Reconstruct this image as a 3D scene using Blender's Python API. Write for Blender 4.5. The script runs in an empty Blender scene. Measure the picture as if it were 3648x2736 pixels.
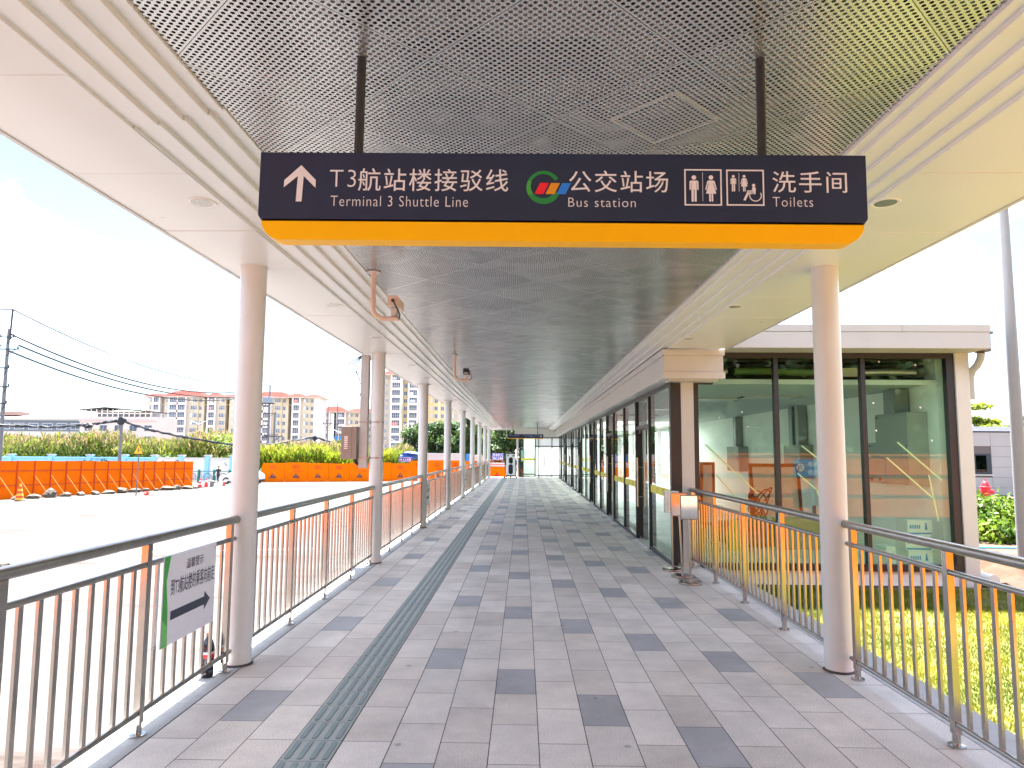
import bpy, math, random
import numpy as np
from mathutils import Matrix, Vector
R = math.radians
C = bpy.context.scene.collection
scene = bpy.context.scene
random.seed(7)
rng = np.random.default_rng(11)

# ------------------------------------------------------------------ camera, sky, sun, exposure
cam = bpy.data.cameras.new('camera')
cam.sensor_width = 36.0
cam.lens = 24.72
cam.clip_start = 0.05
cam.clip_end = 20000
camo = bpy.data.objects.new('camera', cam)
C.objects.link(camo)
yaw, pitch, roll = -0.0162, 0.0970, 0.0063
fw = Vector((math.sin(yaw)*math.cos(pitch), math.cos(yaw)*math.cos(pitch), math.sin(pitch)))
rt = Vector((math.cos(yaw), -math.sin(yaw), 0))
up = rt.cross(fw)
r2 = math.cos(roll)*rt + math.sin(roll)*up
u2 = -math.sin(roll)*rt + math.cos(roll)*up
camo.matrix_world = Matrix(((r2.x, u2.x, -fw.x, 0), (r2.y, u2.y, -fw.y, 0), (r2.z, u2.z, -fw.z, 1.6), (0, 0, 0, 1)))
scene.camera = camo

SUN = Vector((-0.072, 0.345, 1.0)).normalized()          # direction towards the sun
elev = math.asin(SUN.z)
azim = math.atan2(SUN.x, SUN.y)
world = bpy.data.worlds.new('World')
scene.world = world
world.use_nodes = True
wn, wl = world.node_tree.nodes, world.node_tree.links
wn.clear()
wo = wn.new('ShaderNodeOutputWorld')
bg = wn.new('ShaderNodeBackground')
bg.inputs['Strength'].default_value = 0.1
sky = wn.new('ShaderNodeTexSky')
sky.sky_type = 'NISHITA'
sky.sun_disc = False
sky.sun_elevation = elev
sky.sun_rotation = azim
sky.dust_density = 0.5
sky.ozone_density = 2.0
skys = wn.new('ShaderNodeVectorMath')
skys.operation = 'SCALE'
skys.inputs['Scale'].default_value = 0.32
tc = wn.new('ShaderNodeTexCoord')
mp = wn.new('ShaderNodeMapping')
mp.inputs['Scale'].default_value = (1.0, 1.0, 2.2)
mp.inputs['Location'].default_value = (3.1, 2.2, 1.3)
nz = wn.new('ShaderNodeTexNoise')
nz.inputs['Scale'].default_value = 2.4
nz.inputs['Detail'].default_value = 9
nz.inputs['Roughness'].default_value = 0.55
cr = wn.new('ShaderNodeValToRGB')
cr.color_ramp.elements[0].position = 0.49
cr.color_ramp.elements[1].position = 0.66
mx = wn.new('ShaderNodeMix')
mx.data_type = 'RGBA'
nz2 = wn.new('ShaderNodeTexNoise')                             # thicker and thinner cloud
nz2.inputs['Scale'].default_value = 5.5
nz2.inputs['Detail'].default_value = 6
cr2 = wn.new('ShaderNodeValToRGB')
cr2.color_ramp.elements[0].position = 0.45
cr2.color_ramp.elements[0].color = (0.86, 0.92, 1.05, 1)
cr2.color_ramp.elements[1].position = 0.60
cr2.color_ramp.elements[1].color = (9.5, 9.6, 9.9, 1)
wl.new(mp.outputs['Vector'], nz2.inputs['Vector'])
wl.new(nz2.outputs['Fac'], cr2.inputs['Fac'])
wl.new(cr2.outputs['Color'], mx.inputs[7])
wl.new(tc.outputs['Generated'], mp.inputs['Vector'])
wl.new(mp.outputs['Vector'], nz.inputs['Vector'])
wl.new(nz.outputs['Fac'], cr.inputs['Fac'])
wl.new(cr.outputs['Color'], mx.inputs[0])
wl.new(sky.outputs['Color'], skys.inputs[0])
wl.new(skys.outputs['Vector'], mx.inputs[6])
wl.new(mx.outputs[2], bg.inputs['Color'])
wl.new(bg.outputs['Background'], wo.inputs['Surface'])

sl = bpy.data.lights.new('sun', 'SUN')
sl.energy = 4.2
sl.angle = R(0.53)
sl.color = (1.0, 0.972, 0.935)
so = bpy.data.objects.new('sun', sl)
C.objects.link(so)
so.location = (0, 0, 30)
so.rotation_euler = SUN.to_track_quat('Z', 'Y').to_euler()

scene.view_settings.view_transform = 'Standard'
scene.view_settings.look = 'None'
scene.view_settings.gamma = 1.0
scene.view_settings.exposure = 3.55
scene.cycles.max_bounces = 8
scene.cycles.diffuse_bounces = 5
scene.cycles.glossy_bounces = 4
scene.cycles.transparent_max_bounces = 16
scene.cycles.use_denoising = True

# ------------------------------------------------------------------ materials
MATS = {}
def mat(name, col, rough=0.6, metal=0.0, var=0.0, vscale=6.0, bump=0.0, bscale=40.0, spec=0.5, trans=0.0, stretch=None):
    if name in MATS: return MATS[name]
    m = bpy.data.materials.new(name)
    m.use_nodes = True
    nt = m.node_tree
    b = nt.nodes['Principled BSDF']
    b.inputs['Base Color'].default_value = (*col, 1)
    b.inputs['Roughness'].default_value = rough
    b.inputs['Metallic'].default_value = metal
    b.inputs['Specular IOR Level'].default_value = spec
    if var or bump:
        t = nt.nodes.new('ShaderNodeTexCoord')
        src = t.outputs['Object']
        if stretch:
            mpn = nt.nodes.new('ShaderNodeMapping')
            mpn.inputs['Scale'].default_value = stretch
            nt.links.new(src, mpn.inputs['Vector']); src = mpn.outputs['Vector']
    if var:
        n = nt.nodes.new('ShaderNodeTexNoise')
        n.inputs['Scale'].default_value = vscale
        n.inputs['Detail'].default_value = 6
        n.inputs['Roughness'].default_value = 0.65
        nt.links.new(src, n.inputs['Vector'])
        r = nt.nodes.new('ShaderNodeMapRange')
        r.inputs['From Min'].default_value = 0.3; r.inputs['From Max'].default_value = 0.7
        r.inputs['To Min'].default_value = 1-var; r.inputs['To Max'].default_value = 1+var
        nt.links.new(n.outputs['Fac'], r.inputs['Value'])
        x = nt.nodes.new('ShaderNodeVectorMath'); x.operation = 'SCALE'
        x.inputs[0].default_value = col
        nt.links.new(r.outputs['Result'], x.inputs['Scale'])
        nt.links.new(x.outputs['Vector'], b.inputs['Base Color'])
        if rough > 0.1:
            rr = nt.nodes.new('ShaderNodeMapRange')
            rr.inputs['To Min'].default_value = max(0.02, rough*0.8); rr.inputs['To Max'].default_value = min(1, rough*1.2)
            nt.links.new(n.outputs['Fac'], rr.inputs['Value'])
            nt.links.new(rr.outputs['Result'], b.inputs['Roughness'])
    if bump:
        n2 = nt.nodes.new('ShaderNodeTexNoise')
        n2.inputs['Scale'].default_value = bscale; n2.inputs['Detail'].default_value = 4
        nt.links.new(src, n2.inputs['Vector'])
        bp = nt.nodes.new('ShaderNodeBump')
        bp.inputs['Strength'].default_value = bump; bp.inputs['Distance'].default_value = 0.02
        nt.links.new(n2.outputs['Fac'], bp.inputs['Height'])
        nt.links.new(bp.outputs['Normal'], b.inputs['Normal'])
    if trans:
        o = nt.nodes['Material Output']
        tr = nt.nodes.new('ShaderNodeBsdfTranslucent')
        tr.inputs['Color'].default_value = (min(1, col[0]*1.6), min(1, col[1]*1.5), col[2]*0.8, 1)
        ms = nt.nodes.new('ShaderNodeMixShader'); ms.inputs[0].default_value = trans
        nt.links.new(b.outputs[0], ms.inputs[1]); nt.links.new(tr.outputs[0], ms.inputs[2])
        nt.links.new(ms.outputs[0], o.inputs['Surface'])
    MATS[name] = m
    return m

def leafmat(name, c0, c1, scale=1.5, trans=0.35, tip=None):
    """foliage: two tones by object-space noise, leaf by leaf, some light through the leaves"""
    if name in MATS: return MATS[name]
    m = bpy.data.materials.new(name); m.use_nodes = True
    nt = m.node_tree; b = nt.nodes['Principled BSDF']; o = nt.nodes['Material Output']
    t = nt.nodes.new('ShaderNodeTexCoord')
    n = nt.nodes.new('ShaderNodeTexNoise'); n.inputs['Scale'].default_value = scale; n.inputs['Detail'].default_value = 5
    nt.links.new(t.outputs['Object'], n.inputs['Vector'])
    r = nt.nodes.new('ShaderNodeValToRGB')
    r.color_ramp.elements[0].position = 0.35; r.color_ramp.elements[0].color = (*c0, 1)
    r.color_ramp.elements[1].position = 0.65; r.color_ramp.elements[1].color = (*c1, 1)
    nt.links.new(n.outputs['Fac'], r.inputs['Fac'])
    colr = r.outputs['Color']
    if tip:                                                    # seed heads: their own colour at the top of the blades
        a = nt.nodes.new('ShaderNodeAttribute'); a.attribute_name = 'tip'
        mxx = nt.nodes.new('ShaderNodeMix'); mxx.data_type = 'RGBA'
        mxx.inputs[7].default_value = (*tip, 1)
        nt.links.new(a.outputs['Fac'], mxx.inputs[0]); nt.links.new(colr, mxx.inputs[6])
        colr = mxx.outputs[2]
    nt.links.new(colr, b.inputs['Base Color'])
    b.inputs['Roughness'].default_value = 0.55
    b.inputs['Specular IOR Level'].default_value = 0.35
    tr = nt.nodes.new('ShaderNodeBsdfTranslucent')
    nt.links.new(colr, tr.inputs['Color'])
    ms = nt.nodes.new('ShaderNodeMixShader'); ms.inputs[0].default_value = trans
    nt.links.new(b.outputs[0], ms.inputs[1]); nt.links.new(tr.outputs[0], ms.inputs[2])
    nt.links.new(ms.outputs[0], o.inputs['Surface'])
    MATS[name] = m
    return m

def glassmat(name, tint, ior=1.55, rough=0.0):
    if name in MATS: return MATS[name]
    m = bpy.data.materials.new(name); m.use_nodes = True
    nt = m.node_tree; nt.nodes.remove(nt.nodes['Principled BSDF']); o = nt.nodes['Material Output']
    f = nt.nodes.new('ShaderNodeFresnel'); f.inputs['IOR'].default_value = ior
    t = nt.nodes.new('ShaderNodeBsdfTransparent'); t.inputs['Color'].default_value = (*tint, 1)
    g = nt.nodes.new('ShaderNodeBsdfGlossy'); g.inputs['Roughness'].default_value = rough
    g.inputs['Color'].default_value = (0.95, 1, 0.98, 1)
    x = nt.nodes.new('ShaderNodeMixShader')
    gm = nt.nodes.new('ShaderNodeNewGeometry'); k = nt.nodes.new('ShaderNodeMath'); k.operation = 'SUBTRACT'; k.inputs[0].default_value = 1
    k2 = nt.nodes.new('ShaderNodeMath'); k2.operation = 'MULTIPLY'                 # only the outer face reflects; the thin pane does not trap light
    nt.links.new(gm.outputs['Backfacing'], k.inputs[1]); nt.links.new(k.outputs[0], k2.inputs[0]); nt.links.new(f.outputs[0], k2.inputs[1])
    nt.links.new(k2.outputs[0], x.inputs[0]); nt.links.new(t.outputs[0], x.inputs[1]); nt.links.new(g.outputs[0], x.inputs[2])
    nt.links.new(x.outputs[0], o.inputs['Surface'])
    MATS[name] = m
    return m

WHITE = mat('white_paint', (0.58, 0.56, 0.545), 0.38, var=0.025, vscale=3, bump=0.02, bscale=60)
SOFF = mat('white_aluminium_panel', (0.72, 0.71, 0.695), 0.30, var=0.02, vscale=2, bump=0.015, bscale=4)
COLM = mat('column_paint', (0.63, 0.62, 0.61), 0.34, var=0.03, vscale=5, bump=0.03, bscale=25)
STEEL = mat('stainless_steel', (0.44, 0.42, 0.39), 0.20, 1.0, var=0.10, vscale=9)
STEELD = mat('brushed_steel', (0.36, 0.345, 0.33), 0.32, 1.0, var=0.12, vscale=14)
MIRROR = mat('polished_steel', (0.50, 0.49, 0.48), 0.06, 1.0, var=0.05, vscale=6)
BLACK = mat('black_aluminium', (0.022, 0.024, 0.030), 0.38, var=0.15, vscale=8)
NAVY = mat('navy_sign_enamel', (0.011, 0.020, 0.064), 0.42, var=0.12, vscale=3, bump=0.02, bscale=30)
YELLOW = mat('yellow_acrylic', (1.0, 0.52, 0.001), 0.4, var=0.04, vscale=2, spec=0.2)
LETTER = mat('sign_white', (0.78, 0.77, 0.84), 0.5, var=0.03, vscale=8)
INK = mat('dark_ink', (0.035, 0.045, 0.075), 0.55, var=0.1, vscale=20)
ORANGE = mat('orange_steel_sheet', (0.80, 0.145, 0.002), 0.85, var=0.14, vscale=1.3, bump=0.1, bscale=1.5, spec=0.05)
ORANGE2 = mat('orange_plastic', (0.80, 0.155, 0.002), 0.85, var=0.12, vscale=1.0, bump=0.1, bscale=1.2, spec=0.05)
DKORANGE = mat('dark_orange_paint', (0.52, 0.06, 0.003), 0.8, var=0.1, vscale=6)
REDINK = mat('red_print', (0.55, 0.03, 0.008), 0.6, var=0.1, vscale=9)
GREENP = mat('green_print', (0.05, 0.36, 0.05), 0.5, var=0.06, vscale=12)
CONC = mat('kerb_concrete', (0.46, 0.455, 0.45), 0.85, var=0.10, vscale=9, bump=0.25, bscale=50)
POLEC = mat('pole_concrete', (0.17, 0.17, 0.185), 0.9, var=0.15, vscale=3, bump=0.2, bscale=20)
DKMETAL = mat('dark_metal', (0.05, 0.055, 0.07), 0.5, 0.4, var=0.2, vscale=10)
CABLE = mat('black_cable', (0.018, 0.022, 0.032), 0.6, var=0.2, vscale=6)
RUBBER = mat('black_rubber', (0.02, 0.02, 0.022), 0.7, var=0.2, vscale=15)
BEIGECAM = mat('beige_enamel', (0.70, 0.55, 0.46), 0.4, var=0.05, vscale=12)
IWALL = mat('interior_plaster', (0.90, 0.89, 0.87), 0.8, var=0.03, vscale=2, bump=0.05, bscale=30)
IFLOOR = mat('interior_floor_tile', (0.80, 0.79, 0.77), 0.35, var=0.08, vscale=4)
GLASS = glassmat('green_tinted_glass', (0.86, 0.965, 0.895), 1.6)
GLASSD = glassmat('clear_green_glass', (0.86, 0.95, 0.90), 1.5)
DGLASS = glassmat('window_glass', (0.25, 0.30, 0.36), 1.6)
ROCK = mat('broken_stone', (0.085, 0.073, 0.058), 0.9, var=0.25, vscale=6, bump=0.5, bscale=10)

def frosted():
    m = bpy.data.materials.new('frosted_film_glass'); m.use_nodes = True
    nt = m.node_tree; b = nt.nodes['Principled BSDF']; o = nt.nodes['Material Output']
    b.inputs['Base Color'].default_value = (0.82, 0.83, 0.84, 1); b.inputs['Roughness'].default_value = 0.25
    n = nt.nodes.new('ShaderNodeTexNoise'); n.inputs['Scale'].default_value = 1.3
    t = nt.nodes.new('ShaderNodeBsdfTranslucent'); t.inputs['Color'].default_value = (0.9, 0.9, 0.9, 1)
    r = nt.nodes.new('ShaderNodeMapRange'); r.inputs['To Min'].default_value = 0.45; r.inputs['To Max'].default_value = 0.7
    x = nt.nodes.new('ShaderNodeMixShader')
    nt.links.new(n.outputs['Fac'], r.inputs['Value']); nt.links.new(r.outputs['Result'], x.inputs[0])
    nt.links.new(b.outputs[0], x.inputs[1]); nt.links.new(t.outputs[0], x.inputs[2]); nt.links.new(x.outputs[0], o.inputs['Surface'])
    return m
FROST = frosted()

# ------------------------------------------------------------------ helpers
class MB:
    """collects shapes and links them as ONE mesh object"""
    def __init__(s): s.v = []; s.f = []; s.m = []; s.k = 0
    def mi(s, k): s.k = k; return s
    def add(s, vs, fs):
        b = len(s.v); s.v += [tuple(p) for p in vs]
        for f in fs: s.f.append([b+i for i in f]); s.m.append(s.k)
        return s
    def box(s, x0, x1, y0, y1, z0, z1):
        return s.add([(x0,y0,z0),(x1,y0,z0),(x1,y1,z0),(x0,y1,z0),(x0,y0,z1),(x1,y0,z1),(x1,y1,z1),(x0,y1,z1)],
                     [(0,3,2,1),(4,5,6,7),(0,1,5,4),(1,2,6,5),(2,3,7,6),(3,0,4,7)])
    def quad(s, a, b, c, d): return s.add([a,b,c,d], [(0,1,2,3)])
    def poly(s, pts): return s.add(pts, [tuple(range(len(pts)))])
    def extrude(s, pts, vec):
        n = len(pts); vec = Vector(vec)
        a = [Vector(p) for p in pts]
        return s.add(a + [p+vec for p in a], [tuple(range(n))[::-1], tuple(range(n, 2*n))] + [(i, (i+1) % n, n+(i+1) % n, n+i) for i in range(n)])
    def tube(s, p0, p1, r0, r1=None, n=12, caps=True):
        r1 = r0 if r1 is None else r1
        p0, p1 = Vector(p0), Vector(p1); d = (p1-p0).normalized()
        a = d.orthogonal().normalized(); b = d.cross(a)
        vs = []
        for p, r in ((p0, r0), (p1, r1)):
            for i in range(n):
                t = 2*math.pi*i/n; vs.append(p + a*(r*math.cos(t)) + b*(r*math.sin(t)))
        fs = [(i, (i+1) % n, n+(i+1) % n, n+i) for i in range(n)]
        if caps: fs += [tuple(range(n))[::-1], tuple(range(n, 2*n))]
        return s.add(vs, fs)
    def path(s, pts, r, n=8):
        pts = [Vector(p) for p in pts]; vs = []
        prev = None
        for i, p in enumerate(pts):
            d = (pts[min(i+1, len(pts)-1)] - pts[max(i-1, 0)]).normalized()
            if prev is None: a = d.orthogonal().normalized()
            else:
                a = prev - d*prev.dot(d); a.normalize()
            prev = a; b = d.cross(a)
            rr = r[i] if isinstance(r, (list, tuple)) else r
            for k in range(n):
                t = 2*math.pi*k/n; vs.append(p + a*(rr*math.cos(t)) + b*(rr*math.sin(t)))
        fs = []
        for i in range(len(pts)-1):
            for k in range(n): fs.append((i*n+k, i*n+(k+1) % n, (i+1)*n+(k+1) % n, (i+1)*n+k))
        fs += [tuple(range(n))[::-1], tuple(range((len(pts)-1)*n, len(pts)*n))]
        return s.add(vs, fs)
    def lathe(s, prof, c=(0,0,0), n=24):
        vs = []; c = Vector(c)
        for r, z in prof:
            for k in range(n):
                t = 2*math.pi*k/n; vs.append(c + Vector((r*math.cos(t), r*math.sin(t), z)))
        fs = []
        for i in range(len(prof)-1):
            for k in range(n): fs.append((i*n+k, i*n+(k+1) % n, (i+1)*n+(k+1) % n, (i+1)*n+k))
        if prof[0][0] > 1e-6: fs.append(tuple(range(n))[::-1])
        if prof[-1][0] > 1e-6: fs.append(tuple(range((len(prof)-1)*n, len(prof)*n)))
        return s.add(vs, fs)
    def disc(s, c, r, nrm='-y', n=24, a0=0, a1=2*math.pi):
        c = Vector(c); vs = []
        for k in range(n):
            t = a0+(a1-a0)*k/n
            if nrm == '-y': vs.append(c+Vector((r*math.cos(t), 0, r*math.sin(t))))
            elif nrm == '+x': vs.append(c+Vector((0, r*math.cos(t), r*math.sin(t))))
            else: vs.append(c+Vector((r*math.cos(t), r*math.sin(t), 0)))
        return s.poly(vs)
    def blob(s, c, rad, seed=0, sub=2, amp=0.25, flat=None):
        import bmesh
        bm = bmesh.new(); bmesh.ops.create_icosphere(bm, subdivisions=sub, radius=1)
        rr = random.Random(seed); ph = [rr.uniform(0, 6.3) for _ in range(9)]
        vs = []
        for v in bm.verts:
            p = v.co
            k = 1+amp*(math.sin(3*p.x+ph[0])*math.sin(2.6*p.y+ph[1])+0.6*math.sin(4*p.z+ph[2]+2*p.x)+0.3*math.sin(7*p.y+ph[3]))
            vs.append((c[0]+p.x*k*rad[0], c[1]+p.y*k*rad[1], c[2]+p.z*k*rad[2]))
        fs = [[v.index for v in f.verts] for f in bm.faces]
        bm.free(); return s.add(vs, fs)
    def build(s, name, mats, parent=None, smooth=False, bevel=0.0, angle=35):
        me = bpy.data.meshes.new(name)
        me.from_pydata(s.v, [], s.f)
        mats = mats if isinstance(mats, (list, tuple)) else [mats]
        for m in mats: me.materials.append(m)
        if len(mats) > 1: me.polygons.foreach_set('material_index', s.m)
        me.update()
        if smooth:
            me.shade_smooth(); me.set_sharp_from_angle(angle=R(angle))
        return link(name, me, parent, bevel)

def link(name, me, parent=None, bevel=0.0):
    o = bpy.data.objects.new(name, me); C.objects.link(o)
    if parent: o.parent = parent
    if bevel:
        b = o.modifiers.new('bevel', 'BEVEL'); b.width = bevel; b.segments = 2; b.limit_method = 'ANGLE'; b.angle_limit = R(40)
    return o

def tag(o, label=None, cat=None, group=None, kind=None):
    if label: o['label'] = label
    if cat: o['category'] = cat
    if group: o['group'] = group
    if kind: o['kind'] = kind
    return o
def thing(name, label, cat, loc=(0,0,0), rotz=0.0, group=None):
    o = bpy.data.objects.new(name, None); C.objects.link(o)
    o.empty_display_size = 0.2
    o.location = loc; o.rotation_euler = (0, 0, rotz)
    return tag(o, label, cat, group)
def struct(name, mb, m, smooth=False):
    return tag(mb.build(name, m, None, smooth), kind='structure')
def dup(root, loc, rotz=0.0, label=None, scale=None):
    r = root.copy(); C.objects.link(r); r.location = loc; r.rotation_euler = (0, 0, rotz)
    if scale: r.scale = scale
    if label: r['label'] = label
    for ch in root.children:
        c = ch.copy(); C.objects.link(c); c.parent = r
        for g in ch.children:
            d = g.copy(); C.objects.link(d); d.parent = c
    return r

def lettering(s, h, m, parent, loc, rot=(90, 0, 0), width=None, align='LEFT', name='lettering', bold=0.0, flip=False, space=1.0):
    """flat printed letters: cap height h, or stretched to width"""
    cu = bpy.data.curves.new('t', 'FONT'); cu.body = s; cu.size = 1.0; cu.offset = bold
    cu.resolution_u = 3; cu.space_character = space
    t = bpy.data.objects.new('t', cu); C.objects.link(t)
    dg = bpy.context.evaluated_depsgraph_get()
    me = bpy.data.meshes.new_from_object(t.evaluated_get(dg))
    bpy.data.objects.remove(t); bpy.data.curves.remove(cu)
    n = len(me.vertices)
    if n == 0: return None
    co = np.empty(n*3); me.vertices.foreach_get('co', co); co = co.reshape(-1, 3)
    mn, mxx = co.min(0), co.max(0)
    sy = h/(mxx[1]-mn[1]); sx = width/(mxx[0]-mn[0]) if width else sy
    co[:, 1] = (co[:, 1]-mn[1])*sy
    co[:, 0] = (co[:, 0]-(mn[0] if align == 'LEFT' else (mn[0]+mxx[0])/2))*sx
    if flip: co[:, 0] *= -1
    me.vertices.foreach_set('co', co.ravel())
    me.materials.clear(); me.materials.append(m); me.update()
    me.name = name
    o = link(name, me, parent); o.location = loc; o.rotation_euler = [R(a) for a in rot]
    return o

def G(x, y): return -0.15 + 0.0064*(x+2.3) - 0.0145*y          # the forecourt falls away gently
def leafcloud(centers, radii, n, size, seed=0, shell=0.55, aspect=0.6, droop=0.0):
    """n small leaf quads spread through ellipsoidal clumps; returns verts (n*4,3)"""
    g = np.random.default_rng(seed)
    centers = np.asarray(centers, float); radii = np.asarray(radii, float)
    w = radii.prod(1)**(2/3); k = g.choice(len(centers), n, p=w/w.sum())
    d = g.normal(size=(n, 3)); d /= np.linalg.norm(d, axis=1)[:, None]
    rad = shell + (1-shell)*g.random(n)**0.6
    rad *= 1+0.16*g.normal(size=n)
    p = centers[k] + d*radii[k]*rad[:, None]
    a = g.normal(size=(n, 3)); a[:, 2] -= droop; a /= np.linalg.norm(a, axis=1)[:, None]
    nr = d*0.9 + g.normal(size=(n, 3))*0.7 + np.array([0, 0, 0.45])
    b = np.cross(nr, a); b /= np.linalg.norm(b, axis=1)[:, None]+1e-9
    s = size*(0.6+0.8*g.random(n))[:, None]
    q = np.stack([p-a*s, p+b*s*aspect-a*s*0.1, p+a*s, p-b*s*aspect-a*s*0.1], 1)
    return q.reshape(-1, 3)
def quadmesh(name, verts, m, parent=None, per=4, tip=None):
    me = bpy.data.meshes.new(name); n = len(verts)
    me.vertices.add(n); me.vertices.foreach_set('co', np.asarray(verts, np.float32).ravel())
    me.loops.add(n); me.loops.foreach_set('vertex_index', np.arange(n, dtype=np.int32))
    me.polygons.add(n//per); me.polygons.foreach_set('loop_start', np.arange(0, n, per, dtype=np.int32))
    me.materials.append(m)
    if tip is not None:
        at = me.attributes.new('tip', 'FLOAT', 'POINT'); at.data.foreach_set('value', np.asarray(tip, np.float32))
    me.update(); me.validate()
    return link(name, me, parent)

# ------------------------------------------------------------------ ground
def groundmat():
    m = bpy.data.materials.new('dusty_concrete'); m.use_nodes = True
    nt = m.node_tree; b = nt.nodes['Principled BSDF']; b.inputs['Roughness'].default_value = 0.95; b.inputs['Specular IOR Level'].default_value = 0.08
    t = nt.nodes.new('ShaderNodeTexCoord')
    mp = nt.nodes.new('ShaderNodeMapping'); mp.inputs['Scale'].default_value = (0.25, 1.2, 1)
    mp.inputs['Rotation'].default_value = (0, 0, R(-8))
    nt.links.new(t.outputs['Object'], mp.inputs['Vector'])
    n = nt.nodes.new('ShaderNodeTexNoise'); n.inputs['Scale'].default_value = 1.1; n.inputs['Detail'].default_value = 9; n.inputs['Roughness'].default_value = 0.7
    nt.links.new(mp.outputs['Vector'], n.inputs['Vector'])
    r = nt.nodes.new('ShaderNodeValToRGB')
    e = r.color_ramp.elements
    e[0].position = 0.32; e[0].color = (0.040, 0.028, 0.024, 1)
    e[1].position = 0.45; e[1].color = (0.072, 0.066, 0.063, 1)
    x = e.new(0.7); x.color = (0.098, 0.093, 0.090, 1)
    nt.links.new(n.outputs['Fac'], r.inputs['Fac']); nt.links.new(r.outputs['Color'], b.inputs['Base Color'])
    bp = nt.nodes.new('ShaderNodeBump'); bp.inputs['Strength'].default_value = 0.4; bp.inputs['Distance'].default_value = 0.03
    nt.links.new(n.outputs['Fac'], bp.inputs['Height']); nt.links.new(bp.outputs['Normal'], b.inputs['Normal'])
    return m
ROAD = groundmat()
EARTH = mat('earth', (0.20, 0.15, 0.09), 0.95, var=0.3, vscale=0.4, bump=0.3, bscale=3)
REDSOIL = mat('red_clay_soil', (0.060, 0.021, 0.006), 0.95, var=0.3, vscale=3, bump=0.8, bscale=9)
mb = MB()
def gq(x0, x1, y0, y1): mb.quad((x0,y0,G(x0,y0)), (x1,y0,G(x1,y0)), (x1,y1,G(x1,y1)), (x0,y1,G(x0,y1)))
gq(-90, -2.36, -25, 46.6); gq(-90, 60, 46.6, 120)
struct('forecourt_road', mb, ROAD)
struct('terrain', MB().quad((-6000,-6000,-3.2), (6000,-6000,-3.2), (6000,6000,-3.2), (-6000,6000,-3.2)), EARTH)

# worn line and puddle-like dirt patches of the forecourt
mb = MB()
for (x, y, l, w) in [(-14, 17, 6, .05), (-9.2, 13.5, 5, .05)]:
    mb.quad((x,y,G(x,y)+.006), (x+l,y+.9,G(x+l,y+.9)+.006), (x+l,y+.9+w,G(x+l,y+.9)+.006), (x,y+w,G(x,y+w)+.006))
struct('road_marking', mb, mat('worn_line_paint', (0.72, 0.71, 0.69), 0.8, var=0.1))

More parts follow.
